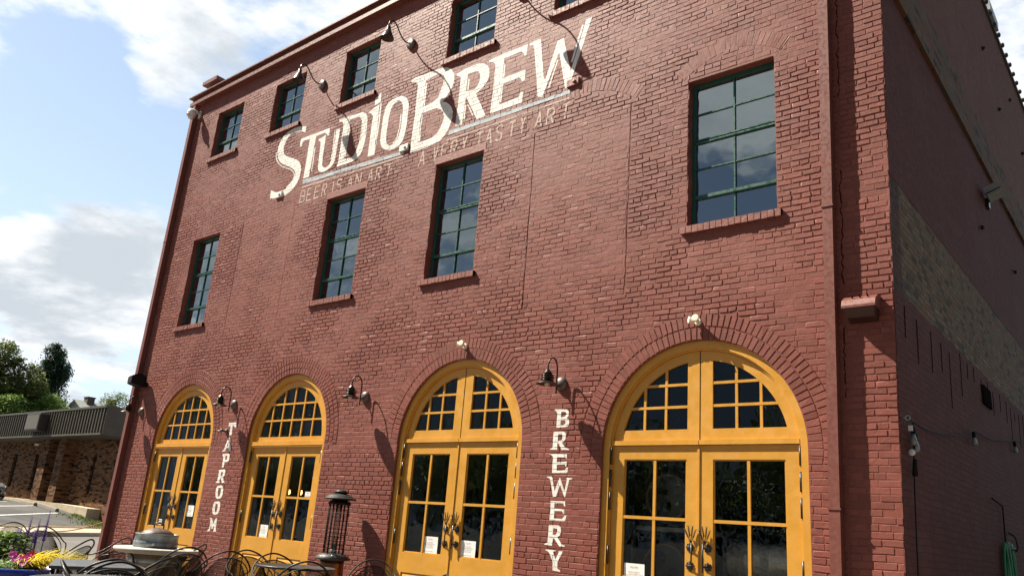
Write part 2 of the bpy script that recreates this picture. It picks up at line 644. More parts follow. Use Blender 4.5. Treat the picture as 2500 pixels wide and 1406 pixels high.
def build_ground():
    co = None
    m, t, b = new_mat('street_asphalt')
    co = t.node('ShaderNodeTexCoord').outputs['Object']
    n = t.noise(co, 0.35, 6.0, 0.65)
    f = t.noise(co, 45.0, 3.0, 0.7)
    c = t.mix(t.step(n, 0.35, 0.7), (0.085, 0.076, 0.064), (0.125, 0.113, 0.096))
    c = t.mix(t.step(f, 0.35, 0.7, 0, 0.5), c, (0.16, 0.148, 0.13))
    t.set(b.inputs['Base Color'], c)
    b.inputs['Roughness'].default_value = 0.9
    mb = MB()
    mb.quad((-900, -900, GZ), (900, -900, GZ), (900, 900, GZ), (-900, 900, GZ))
    structure(mb.build('ground', m))
    # patio paving of slabs, coloured dark to cut bounced light, slightly proud
    m2, t, b = new_mat('patio_slabs')
    co = t.node('ShaderNodeTexCoord').outputs['Object']
    br = t.node('ShaderNodeTexBrick')
    t.l.new(co, br.inputs['Vector'])
    br.inputs['Scale'].default_value = 1.0
    br.inputs['Brick Width'].default_value = 0.6
    br.inputs['Row Height'].default_value = 0.3
    br.inputs['Mortar Size'].default_value = 0.008
    br.inputs['Color1'].default_value = (0.13, 0.10, 0.08, 1)
    br.inputs['Color2'].default_value = (0.19, 0.15, 0.12, 1)
    br.inputs['Mortar'].default_value = (0.13, 0.11, 0.09, 1)
    t.set(b.inputs['Base Color'], t.mix(t.step(t.noise(co, 3.0, 5.0), 0.3, 0.75, 0, 0.5), br.outputs['Color'], (0.10, 0.085, 0.07)))
    b.inputs['Roughness'].default_value = 0.85
    mb = MB()
    mb.quad((-13.2, -9.5, GZ + .004), (6.5, -9.5, GZ + .004), (6.5, 0, GZ + .004), (-13.2, 0, GZ + .004))
    structure(mb.build('patio', m2))
    # pavement with a kerb beyond the street
    u = Vector((-0.6455, 0.7637, 0))           # along the kerb
    nrm = Vector((-0.7637, -0.6455, 0))        # away from the street
    k0 = Vector((-25.25, 2.70, 0))
    mb = MB()
    for a0 in range(-60, 48, 3):
        a, b2 = a0 + 0.006, a0 + 3 - 0.006
        q = [k0 + u * a, k0 + u * b2, k0 + u * b2 + nrm * 2.9, k0 + u * a + nrm * 2.9]
        i = len(mb.v)
        for z in (GZ - .1, 0.03):
            mb.v += [(w.x, w.y, z) for w in q]
        for f_ in ((4, 5, 6, 7), (0, 1, 5, 4), (1, 2, 6, 5), (2, 3, 7, 6), (3, 0, 4, 7)):
            mb.f.append(tuple(i + k for k in f_))
            mb.sm.append(False)
    structure(mb.build('pavement', mat('pale_concrete', (0.36, 0.31, 0.225), 0.85, var=0.12, vscale=1.5, bump=0.003), recalc=True))
    # sloping car park
    mb = MB()
    N, M_ = 50, 50
    for i in range(N + 1):
        for j in range(M_ + 1):
            s_ = 0.0 + (i / N) ** 1.8 * 45
            w = j / M_ * 110 - 70
            p = k0 + nrm * (2.9 + s_ * 1.0) + u * w
            mb.v.append((p.x, p.y, lot_z(p.x, p.y)))
    for i in range(N):
        for j in range(M_):
            a = i * (M_ + 1) + j
            mb.f.append((a, a + 1, a + M_ + 2, a + M_ + 1))
            mb.sm.append(True)
    vb = MB()
    for k in range(110):
        a, b2 = -70 + k, -69 + k
        w0, w1 = .35 + .12 * sin(k * 1.7), .35 + .12 * sin(k * 1.7 + 1.7)
        q = [k0 + u * a + nrm * 2.86, k0 + u * b2 + nrm * 2.86, k0 + u * b2 + nrm * (2.9 + w1), k0 + u * a + nrm * (2.9 + w0)]
        vb.quad(*[(p.x, p.y, lot_z(p.x, p.y) + .02) for p in q])
    structure(vb.build('verge', mat('dry_verge', (.13, .095, .045), .95, var=.4, vscale=6)))
    m3 = mat('car_park_asphalt', (0.062, 0.060, 0.056), 0.9, var=0.35, vscale=0.5, bump=0.004, bscale=30)
    structure(mb.build('car_park', m3, recalc=True))


build_ground()

# ------------------------------------------------------------------ the brick building
BX0, ZT = -12.25, 10.56
YS = 22.0


def cx(z):            # the corner leans out a little
    return 3.268 + 0.0222 * z


B = thing('brick_building', (-4.5, 0, GZ), 'tall painted red brick warehouse with yellow arched doors and white lettering', 'building')

UP = [(-11.05, -9.98, 10.06, 8.855), (-8.755, -7.69, 10.06, 8.85), (-6.42, -5.39, 10.045, 8.83), (-3.55, -2.465, 10.06, 8.83), (-1.24, -0.17, 10.06, 8.87)]
MID = [(-10.98, -9.93, 6.87, 4.86), (-6.30, -5.235, 6.835, 4.855), (-3.488, -2.448, 6.845, 4.85), (1.062, 2.185, 6.89, 4.878)]
# left, right, springing, transom height of the arched doorways
DOORS = [(-10.99, -8.78, 2.46, 2.35), (-7.575, -5.38, 2.46, 2.345), (-3.64, -1.28, 2.33, 2.375), (-0.03, 2.445, 2.2125, 2.30)]


def rag(x0, x1, z0, z1):
    """rectangle whose upright edges wander like broken brick arrises"""
    r = random.Random(int(x0 * 97 + z0 * 13))
    n = max(2, int((z1 - z0) / 0.0677))
    L = [(x0 + r.uniform(-.008, .008), z0 + (z1 - z0) * i / n) for i in range(n + 1)]
    Rr = [(x1 + r.uniform(-.008, .008), z1 - (z1 - z0) * i / n) for i in range(n + 1)]
    return L + Rr


def build_walls():
    outer = [(BX0, GZ), (cx(GZ), GZ), (cx(ZT), ZT), (BX0, ZT)]
    loops = [outer]
    for (l, r, t, b) in UP + MID:
        loops.append(rag(l, r, b, t))
    for (l, r, sp, tr) in DOORS:
        c, R = (l + r) / 2, (r - l) / 2
        loops.append([(l, GZ + .02)] + list(reversed(arc(c, sp, R, 0, 180, 40))) + [(r, GZ + .02)])
    # open straight joints round the bricked-up openings and beside the corner pier
    for (x, z0, z1, lean) in ((-1.44, 4.05, 6.86, 0), (0.205, 4.25, 6.88, 0), (-9.06, 4.6, 6.98, 0), (-7.33, 4.45, 6.98, 0)):
        r = random.Random(int(x * 50))
        n = 24
        zs = [z0 + (z1 - z0) * i / n for i in range(n + 1)]
        xs = [x + r.uniform(-.008, .008) for _ in zs]
        w = 0.011 if x > -2 else 0.006
        loops.append([(a - w / 2, z) for a, z in zip(xs, zs)] + [(a + w / 2, z) for a, z in reversed(list(zip(xs, zs)))])
    for (z0, z1) in ((6.1, 7.6), (3.9, 5.2), (2.7, 3.45)):
        r = random.Random(int(z0 * 50))
        n = 22
        zs = [z0 + (z1 - z0) * i / n for i in range(n + 1)]
        xs = [2.775 + 0.0222 * z + r.choice((-.012, 0, .014)) for z in zs]
        loops.append([(a - .007, z) for a, z in zip(xs, zs)] + [(a + .007, z) for a, z in reversed(list(zip(xs, zs)))])
    mb = MB()
    mb.prism(loops, 0.0, 0.35)
    lay_bricks(mb)
    mb.build('front_wall', M_wall, B)
    # arch rings of headers round the doorways
    for (l, r_, sp, tr) in DOORS:
        c, R = (l + r_) / 2, (r_ - l) / 2
        ring(c, sp, R + 0.004, R + 0.312, -5, 185, 3 if R < 1.15 else 2)
    for (p, q, rise, w) in SEGS:
        c, cz, R, a = seg_geo(p, q, rise)
        ring(c, cz, R, R + w, 90 - a, 90 + a, 1)
    # lintel strips in plain render over the two middle windows
    for (l, r_, t, b) in MID[1:3]:
        mb = MB()
        mb.box(l - .04, r_ + .04, -0.007, 0.02, t + .003, t + .135)
        mb.build('lintel', M_trim2, B)


from mathutils import noise as MN
SEGS = [((1.0, 6.93), (2.27, 6.93), 0.24, 0.20), ((-1.50, 6.90), (0.27, 6.90), 0.34, 0.20)]
PANELS = [(-1.44, 0.205, 4.15, 6.88), (-9.06, -7.33, 4.5, 7.0)]
BH = 0.0677


def seg_geo(p, q, rise):
    c = q[0] - p[0]
    R = (c * c / 4 + rise * rise) / (2 * rise)
    return (p[0] + q[0]) / 2, p[1] + rise - R, R, math.degrees(math.asin(c / 2 / R))


def cut(free, a, b):
    out = []
    for (x0, x1) in free:
        if b <= x0 or a >= x1:
            out.append((x0, x1))
            continue
        if a > x0:
            out.append((x0, a))
        if b < x1:
            out.append((b, x1))
    return out


def free_runs(z):
    """stretches of one course that carry brick: (x0, x1, kind)"""
    xp = 2.775 + 0.0222 * z
    fr = [(BX0, xp - .006)]
    for (l, r, t, b) in UP + MID:
        if b - .01 < z < t + .004:
            fr = cut(fr, l, r)
    for (l, r, t, b) in MID[1:3]:
        if t < z < t + .14:
            fr = cut(fr, l - .045, r + .045)
    for (l, r, sp, tr) in DOORS:
        c, R = (l + r) / 2, (r - l) / 2
        if z < sp:
            if z > sp - .10:
                fr = cut(fr, c - R - .318, c + R + .318)
            else:
                fr = cut(fr, l, r)
        elif z < sp + R + .312:
            w = sqrt((R + .318) ** 2 - (z - sp) ** 2)
            fr = cut(fr, c - w, c + w)
    kinds = []
    for (p, q, rise, w) in SEGS:
        c, cz, R, a = seg_geo(p, q, rise)
        dz = z - cz
        if 0 < dz < R + w:
            wo = min(sqrt(max(0, (R + w + .006) ** 2 - dz * dz)), dz * math.tan(radians(a)) + .01)
            if wo > 0 and dz / cos(radians(a)) > 0 and sqrt(dz * dz + wo * wo) > R:
                wi = sqrt(max(0, (R - .006) ** 2 - dz * dz)) if dz < R else 0
                fr = cut(fr, c - wo, c - wi)
                fr = cut(fr, c + wi, c + wo)
    for (x0, x1, z0, z1) in PANELS:
        if z0 < z < z1:
            for (a, b) in list(fr):
                lo, hi = max(a, x0), min(b, x1)
                if hi - lo > .02:
                    kinds.append((lo + .006, hi - .006, 'panel'))
            fr = cut(fr, x0 - .004, x1 + .004)
    res = [(a, b, 'wall') for a, b in fr] + kinds + [(xp + .006, cx(z), 'pier')]
    return res


BRICKS = []           # (x0, x1, z0, z1, y) faces that lettering can lie on


def lay_bricks(mb):
    """every brick of the front a low block of its own height, set in recessed joints"""
    rr = random.Random(12)
    n = int((ZT - GZ) / BH)
    for k in range(n):
        z0 = GZ + k * BH
        zm = z0 + BH / 2
        for (a, b, kind) in free_runs(zm):
            hdr = (k % 6 == 3) if kind == 'wall' else (k % 7 == 2 if kind == 'pier' else False)
            bw = .108 if hdr else .215
            off = (.5 * (k % 2)) * bw + (.06 if kind == 'panel' else 0) + rr.uniform(-.02, .02) + (.027 if hdr else 0)
            i = math.floor((a - off) / bw)
            x = off + i * bw
            while x < b:
                w_ = bw
                x0, x1 = max(a, x), min(b, x + w_)
                x += w_
                if x1 - x0 < .03:
                    continue
                c = Vector(((x0 + x1) / 2, 0, zm))
                f1 = MN.fractal(c * .9 + Vector((0, 3, 0)), 1.0, 2.0, 4)
                f2 = MN.noise(c * 3.1 + Vector((9, 0, 0)))
                open_ = min(1, max(0, .48 + 1.25 * f1 + .35 * f2 - .22 * min(1, max(0, zm - 6.5))))
                h = .0016 + .0050 * open_ + rr.uniform(-.0012, .0016)
                j = .0032 + .0022 * open_
                if kind == 'panel':
                    h *= .62
                if kind == 'pier':
                    h = h * 1.05 + rr.uniform(-.002, .003)
                if rr.random() < .012:
                    h = max(.001, h - .006)
                # wavering arrises
                q = .0022 + .0020 * open_
                dz0 = .006 * MN.noise(Vector((x0 * 1.3, zm * 2, 5)))
                dz1 = .006 * MN.noise(Vector((x1 * 1.3, zm * 2, 5)))
                B_ = [(x0 + j, z0 + j + dz0), (x1 - j, z0 + j + dz1), (x1 - j, z0 + BH - j + dz1), (x0 + j, z0 + BH - j + dz0)]
                B_ = [(p + rr.uniform(-q, q), r_ + rr.uniform(-q, q)) for p, r_ in B_]
                bev = .0030 + .0015 * rr.random()
                cxm, czm = sum(p for p, _ in B_) / 4, sum(r_ for _, r_ in B_) / 4
                F_ = [(p - bev * sg(p - cxm), r_ - bev * sg(r_ - czm)) for p, r_ in B_]
                # nibbled corners
                ty = rr.uniform(-.0012, .0012)
                ys = [-h + rr.uniform(-.0005, .0005) + (ty if e in (0, 3) else -ty) for e in range(4)]
                if rr.random() < .08 + .14 * open_:
                    t_ = rr.randrange(4)
                    ys[t_] = -h * .85
                    F_[t_] = (F_[t_][0] + (cxm - F_[t_][0]) * .14, F_[t_][1] + (czm - F_[t_][1]) * .3)
                i0 = len(mb.v)
                mb.v += [(p, .001, r_) for p, r_ in B_] + [(p, y, r_) for (p, r_), y in zip(F_, ys)]
                mb.f += [(i0 + 4, i0 + 5, i0 + 6, i0 + 7)] + [(i0 + e, i0 + (e + 1) % 4, i0 + 4 + (e + 1) % 4, i0 + 4 + e) for e in range(4)]
                mb.sm += [False] * 5
                BRICKS.append((min(F_[0][0], F_[3][0]) - bev, max(F_[1][0], F_[2][0]) + bev, min(F_[0][1], F_[1][1]) - bev, max(F_[2][1], F_[3][1]) + bev, min(ys)))


def ring(c, cz, r0, r1, a0, a1, rows):
    """arch of radial headers, each stone modelled"""
    mb = MB()
    rr = random.Random(int(c * 10))
    A0, A1 = radians(a0), radians(a1)
    n = 60
    for i in range(n):
        t0, t1 = A0 + (A1 - A0) * i / n, A0 + (A1 - A0) * (i + 1) / n
        mb.quad(*[(c + r * cos(t), -.0008, cz + r * sin(t)) for r, t in ((r0, t0), (r1, t0), (r1, t1), (r0, t1))])
    dr = (r1 - r0) / rows
    for k in range(rows):
        ra, rb = r0 + dr * k, r0 + dr * (k + 1)
        m_ = max(4, round((A1 - A0) * (ra + rb) / 2 / .0745))
        sh = rr.uniform(0, 1)
        for i in range(-1, m_ + 1):
            t0 = A0 + (A1 - A0) * (i + sh) / m_
            t1 = A0 + (A1 - A0) * (i + 1 + sh) / m_
            t0, t1 = max(t0, A0), min(t1, A1)
            if t1 - t0 < .012:
                continue
            p = Vector((c + ra * cos(t0), 0, cz + ra * sin(t0)))
            open_ = min(1, max(0, .55 + 1.2 * MN.fractal(p * .8, 1.0, 2.0, 3) - (.35 if -3.7 < c < -1.2 else 0)))
            h = (.0025 + .0065 * open_ + rr.uniform(-.001, .002)) * (.55 if rows == 1 else 1.0)
            j = .0035 + .0022 * open_
            jt = j / ((ra + rb) / 2)
            q = .0018
            tm = (t0 + t1) / 2
            B_ = [(ra + j, t0 + jt), (rb - j, t0 + jt), (rb - j, t1 - jt), (ra + j, t1 - jt)]
            B_ = [(r + rr.uniform(-q, q), t + rr.uniform(-q, q) / ra) for r, t in B_]
            bev = .0035
            rm = (ra + rb) / 2
            F_ = [(r - bev * sg(r - rm), t - bev / ra * sg(t - tm)) for r, t in B_]
            ys = [-h + rr.uniform(-.0015, .0015) for _ in range(4)]
            i0 = len(mb.v)
            mb.v += [(c + r * cos(t), 0, cz + r * sin(t)) for r, t in B_] + [(c + r * cos(t), y, cz + r * sin(t)) for (r, t), y in zip(F_, ys)]
            mb.f += [(i0 + 4, i0 + 5, i0 + 6, i0 + 7)] + [(i0 + e, i0 + (e + 1) % 4, i0 + 4 + (e + 1) % 4, i0 + 4 + e) for e in range(4)]
            mb.sm += [False] * 5
            if rows == 1:
                px_, pz_ = [c + r * cos(t) for r, t in B_], [cz + r * sin(t) for r, t in B_]
                BRICKS.append((min(px_) + .008, max(px_) - .008, min(pz_), max(pz_), min(ys)))
    mb.build('brick_arch', M_wall, B)


M_trim2 = mat('red_painted_render', RED, 0.6, var=0.12, bump=0.004, bscale=25)


build_walls()


def build_side():
    """the shaded flank: painted below, a band of bare brick, paint, a ledge and the tall parapet"""
    def strip(z0, z1, off, m, name, y0=0.002, y1=YS, saw=None):
        mb = MB()
        if saw:
            n = int((y1 - y0) / 0.11)
            r = random.Random(4)
            top = [(y0 + (y1 - y0) * i / n, z1 + (r.uniform(-.02, .03))) for i in range(n + 1)]
            for (ya, za), (yb, zb) in zip(top, top[1:]):
                mb.quad((cx(z0) + off, ya, z0), (cx(z0) + off, yb, z0), (cx(zb) + off, yb, zb), (cx(za) + off, ya, za))
        else:
            mb.quad((cx(z0) + off, y0, z0), (cx(z0) + off, y1, z0), (cx(z1) + off, y1, z1), (cx(z1) + off, y0, z1))
            mb.quad((cx(z1) + off, y0, z1), (cx(z1) + off, y1, z1), (cx(z1) - .3, y1, z1), (cx(z1) - .3, y0, z1))
            mb.quad((cx(z0) - .3, y0, z0), (cx(z0) - .3, y1, z0), (cx(z0) + off, y1, z0), (cx(z0) + off, y0, z0))
            mb.quad((cx(z0) + off, y0, z0), (cx(z1) + off, y0, z1), (cx(z1) - .3, y0, z1), (cx(z0) - .3, y0, z0))
        return mb.build(name, m, B)
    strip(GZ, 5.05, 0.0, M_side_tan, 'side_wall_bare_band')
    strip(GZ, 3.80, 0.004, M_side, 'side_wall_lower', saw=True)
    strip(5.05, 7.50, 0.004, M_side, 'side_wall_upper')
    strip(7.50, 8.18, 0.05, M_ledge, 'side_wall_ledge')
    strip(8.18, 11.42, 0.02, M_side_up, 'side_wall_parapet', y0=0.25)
    # open joints left by old toothing
    r = random.Random(11)
    y = 0.35
    while y < 15:
        mb = MB()
        L = r.uniform(0.10, 0.62)
        z1 = 3.77 - r.uniform(0, .12)
        y_ = y
        z = z1
        while z > z1 - L:
            d = r.uniform(-.006, .006)
            mb.obox((cx(z) + .006, y_ + d, z - .034), (.002, 0, 0), (0, .010, 0), (0, 0, .034))
            z -= .068
        y += r.uniform(0.33, 0.62)
        mb.build('open_joint', M_dark, B)
    # coping of half-round clay tiles along the parapet
    mb = MB()
    xw = cx(11.4)
    mb.box(xw - .34, xw + .06, .25, 6.9, 11.42, 11.50)
    mb.box(xw - .34, xw + .06, 6.9, YS, 11.42, 11.50)
    y = .3
    while y < YS:
        mb.lathe([(.001, -.0), (.045, .0), (.052, .09), (.03, .11), (.001, .11)], (xw - .0, y, 11.50), n=10, axis='X', rot=Matrix.Rotation(pi / 2, 3, 'Y'))
        y += 0.42
    mb.build('coping', mat('dark_clay', (0.055, 0.05, 0.048), 0.7, var=0.3), B)
    mb = MB()
    mb.box(xw - .3, xw + .1, 7.3, 8.15, 11.50, 11.72)
    mb.build('parapet_vent', mat('grey_metal', (.30, .31, .30), .5), B)
    # tie-bolt heads
    for y, z in ((5.2, 10.9), (6.5, 10.2), (7.8, 9.6), (9.4, 10.6), (10.6, 9.9), (5.0, 6.2), (8.0, 6.4)):
        mb = MB()
        mb.lathe([(.04, 0), (.03, .05), (.001, .06)], (cx(z) + .02, y, z), n=8, rot=Matrix.Rotation(pi / 2, 3, 'Y'))
        mb.build('tie_bolt', M_bronze, B)
    # wall slot, the shade inside it painted as a dark plate
    mb = MB()
    mb.box(cx(3.5) + .0, cx(3.5) + .03, 4.2, 4.75, 3.36, 3.62)
    mb.build('wall_slot', M_dark, B)


build_side()


def build_shell():
    """roof, far walls, floors: a hollow building"""
    mb = MB()
    mb.quad((BX0, .36, GZ), (BX0, YS, GZ), (BX0, YS, 12.0), (BX0, .36, 10.6))
    mb.quad((BX0, YS, GZ), (cx(0), YS, GZ), (cx(0), YS, 12), (BX0, YS, 12))
    mb.build('far_wall', M_side, B)
    mb = MB()
    mb.quad((BX0, -0.05, ZT + .1), (cx(ZT) - .32, -0.05, ZT + .1), (cx(ZT) - .32, YS, 11.3), (BX0, YS, 11.3))
    mb.build('roof', mat('grey_roofing', (.12, .12, .12), .8), B)
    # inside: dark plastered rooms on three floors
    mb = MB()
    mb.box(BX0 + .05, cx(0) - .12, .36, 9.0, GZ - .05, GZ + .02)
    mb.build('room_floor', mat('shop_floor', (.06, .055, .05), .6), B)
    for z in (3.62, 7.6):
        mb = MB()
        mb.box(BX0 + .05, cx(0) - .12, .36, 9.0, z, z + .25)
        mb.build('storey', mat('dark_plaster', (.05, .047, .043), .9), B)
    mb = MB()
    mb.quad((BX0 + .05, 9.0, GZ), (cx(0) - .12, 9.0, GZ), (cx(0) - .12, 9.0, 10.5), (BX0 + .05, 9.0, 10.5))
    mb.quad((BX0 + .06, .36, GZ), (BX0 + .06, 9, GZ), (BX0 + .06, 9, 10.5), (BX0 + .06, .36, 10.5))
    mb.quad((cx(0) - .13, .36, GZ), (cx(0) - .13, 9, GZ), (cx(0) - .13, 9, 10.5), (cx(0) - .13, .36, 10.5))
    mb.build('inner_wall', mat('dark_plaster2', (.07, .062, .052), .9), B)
    for x in (-8.2, -4.4, -0.9):
        mb = MB()
        mb.box(x - .22, x + .22, 1.2, 1.6, GZ + .02, 3.62)
        mb.build('inner_post', mat('pale_plaster', (.22, .21, .18), .9), B)
    # parapet pier showing above the eave at the far corner
    mb = MB()
    mb.box(BX0 + .02, BX0 + .42, .22, .62, ZT + .12, 11.24)
    mb.build('parapet_pier', M_wall, B)
    mb = MB()
    mb.box(BX0 - .10, BX0 + .54, .08, 1.9, 11.24, 11.34)
    mb.build('pier_cap', M_trim, B)
    mb = MB()
    mb.box(BX0 + .06, BX0 + .36, .622, 1.8, ZT + .12, 11.24)
    mb.build('side_parapet', mat('flashing', (.42, .40, .36), .5, var=.2), B)
    # eave: fascia, recess and drip edge
    xl, xr = BX0 - .10, cx(ZT) - .62
    mb = MB()
    mb.box(xl + .03, xr, -.13, 0.02, 10.535, 10.625)
    mb.box(xl + .05, xr, -.085, 0.02, 10.625, 10.735)
    mb.box(xl, xr + .02, -.172, 0.05, 10.735, 10.765)
    mb.build('eave_cornice', M_trim, B)


build_shell()


# ------------------------------------------------------------------ windows
def window(l, r, t, b, rows, heavy, double=()):
    """steel window in a deep brick reveal; sub-parts: glass and the brick sill"""
    mb = MB()
    y0, y1 = 0.115, 0.165
    fw = 0.042
    mb.box(l - .02, l + fw, y0, y1, b - .02, t + .02)
    mb.box(r - fw, r + .02, y0, y1, b - .02, t + .02)
    mb.box(l + fw, r - fw, y0 + .002, y1, t - fw * 1.2, t + .02)
    mb.box(l + fw, r - fw, y0 + .002, y1, b - .02, b + fw * .8)
    c = (l + r) / 2
    zb, zt = b + fw * .8, t - fw * 1.2
    mb.box(c - .009, c + .009, y0 + .006, y1, zb, zt)
    for i in range(1, rows):
        z = zb + (zt - zb) * i / rows
        if i in heavy:
            mb.box(l + fw, r - fw, y0 - .012, y1 + .002, z - .020, z + .020)
        elif i in double:
            mb.box(l + fw, r - fw, y0 - .004, y1 + .002, z - .030, z - .010)
            mb.box(l + fw, r - fw, y0 - .004, y1 + .002, z + .006, z + .024)
        else:
            mb.box(l + fw, r - fw, y0 + .010, y1 - .002, z - .008, z + .008)
    w = mb.build('window', M_green, B)
    mb = MB()
    rr = random.Random(int(l * 31 + t))
    for i in range(rows):                       # each pane sits a hair off true
        for (xa, xb) in ((l + fw, c - .011), (c + .011, r - fw)):
            za, zc = zb + (zt - zb) * i / rows, zb + (zt - zb) * (i + 1) / rows
            d = [rr.uniform(-.0022, .0022) for _ in range(3)]
            mb.quad((xa, 0.143 + d[0], za), (xb, 0.143 + d[1], za), (xb, 0.143 + d[1] + d[2], zc), (xa, 0.143 + d[0] + d[2], zc))
    mb.build('glass_pane', M_glass, w)
    # sill of bricks on edge
    mb = MB()
    x = l - .075
    xe = r + .06
    n = round((xe - x) / .078)
    st = (xe - x) / n
    for i in range(n):
        a = x + i * st
        j = rr.uniform(-.004, .004)
        mb.box(a + .004, a + st - .004, -.052 + j, .113, b - .092 + rr.uniform(-.003, .003), b - .004 + j)
    mb.box(x + .004, xe - .004, -.040, .112, b - .086, b - .012)
    mb.build('sill', M_trim2, w)


for (l, r, t, b) in UP:
    window(l, r, t, b, 3, (1,))
for (l, r, t, b) in MID:
    window(l, r, t, b, 5, (1,), (3,))


# ------------------------------------------------------------------ arched doorways
YL = 0.085            # face of the door leaves


def muntins(mb, x0, x1, z0, z1, cols, rows, w, y0, y1):
    for i in range(1, cols):
        x = x0 + (x1 - x0) * i / cols
        mb.box(x - w / 2, x + w / 2, y0, y1, z0, z1)
    for j in range(1, rows):
        z = z0 + (z1 - z0) * j / rows
        mb.box(x0, x1, y0 - .002, y1 - .002, z - w / 2, z + w / 2)


def rounded_panel(mb, x0, x1, z0, z1, y):
    """fielded panel: sunk margin and raised field"""
    mb.box(x0, x1, y, y + .012, z0, z1)
    i = len(mb.v)
    k = .055
    o = [(x0 + .012, z0 + .012), (x1 - .012, z0 + .012), (x1 - .012, z1 - .012), (x0 + .012, z1 - .012)]
    q = [(x0 + k, z0 + k), (x1 - k, z0 + k), (x1 - k, z1 - k), (x0 + k, z1 - k)]
    mb.v += [(a, y - .001, b) for a, b in o] + [(a, y - .016, b) for a, b in q]
    for a in range(4):
        b = (a + 1) % 4
        mb.f.append((i + a, i + b, i + 4 + b, i + 4 + a))
        mb.sm.append(False)
    mb.f.append((i + 4, i + 5, i + 6, i + 7))
    mb.sm.append(False)


def handle(D, x, z0, side, s=1.0):
    mb = MB()
    y = YL
    zb, zt = z0, z0 + .30 * s
    mb.tube([(x + side * .028, y - .05, zb - .03), (x + side * .028, y - .05, zt)], .009, 8)
    for z in (zb + .03, zt - .05):
        mb.obox((x - side * .01, y - .006, z), (.034, 0, .0), (0, .006, 0), (0, 0, .034))
        i = len(mb.v)
        d = .052
        mb.v += [(x - side * .01 + a, y - .008, z + b) for a, b in ((-d, 0), (0, -d), (d, 0), (0, d))] + [(x - side * .01, y - .03, z)]
        for a in range(4):
            mb.f.append((i + a, i + (a + 1) % 4, i + 4))
            mb.sm.append(False)
        mb.tube([(x - side * .01, y - .02, z), (x + side * .028, y - .05, z)], .010, 8)
    # ears of grain fanned above
    for a in (-24, -8, 8, 24):
        L = (.215 if abs(a) < 10 else .185) * s
        dx, dz = sin(radians(a)), cos(radians(a))
        base = Vector((x + side * .012, y - .030, zt - .015))
        P = [base + Vector((dx * L * u, -.010 * u, dz * L * u)) for u in (0, .35, .5, .75, 1.0)]
        mb.tube(P, [.004, .004, .0065, .006, .001], 6)
        for u in (.40, .52, .64, .76, .88):
            c = base + Vector((dx * L * u, -.010 * u, dz * L * u))
            for k in (-1, 1):
                mb.tube([c, c + Vector((k * .013 + dx * .018, -.010, .026))], [.0045, .001], 5)
    mb.build('door_handle', M_black, D)


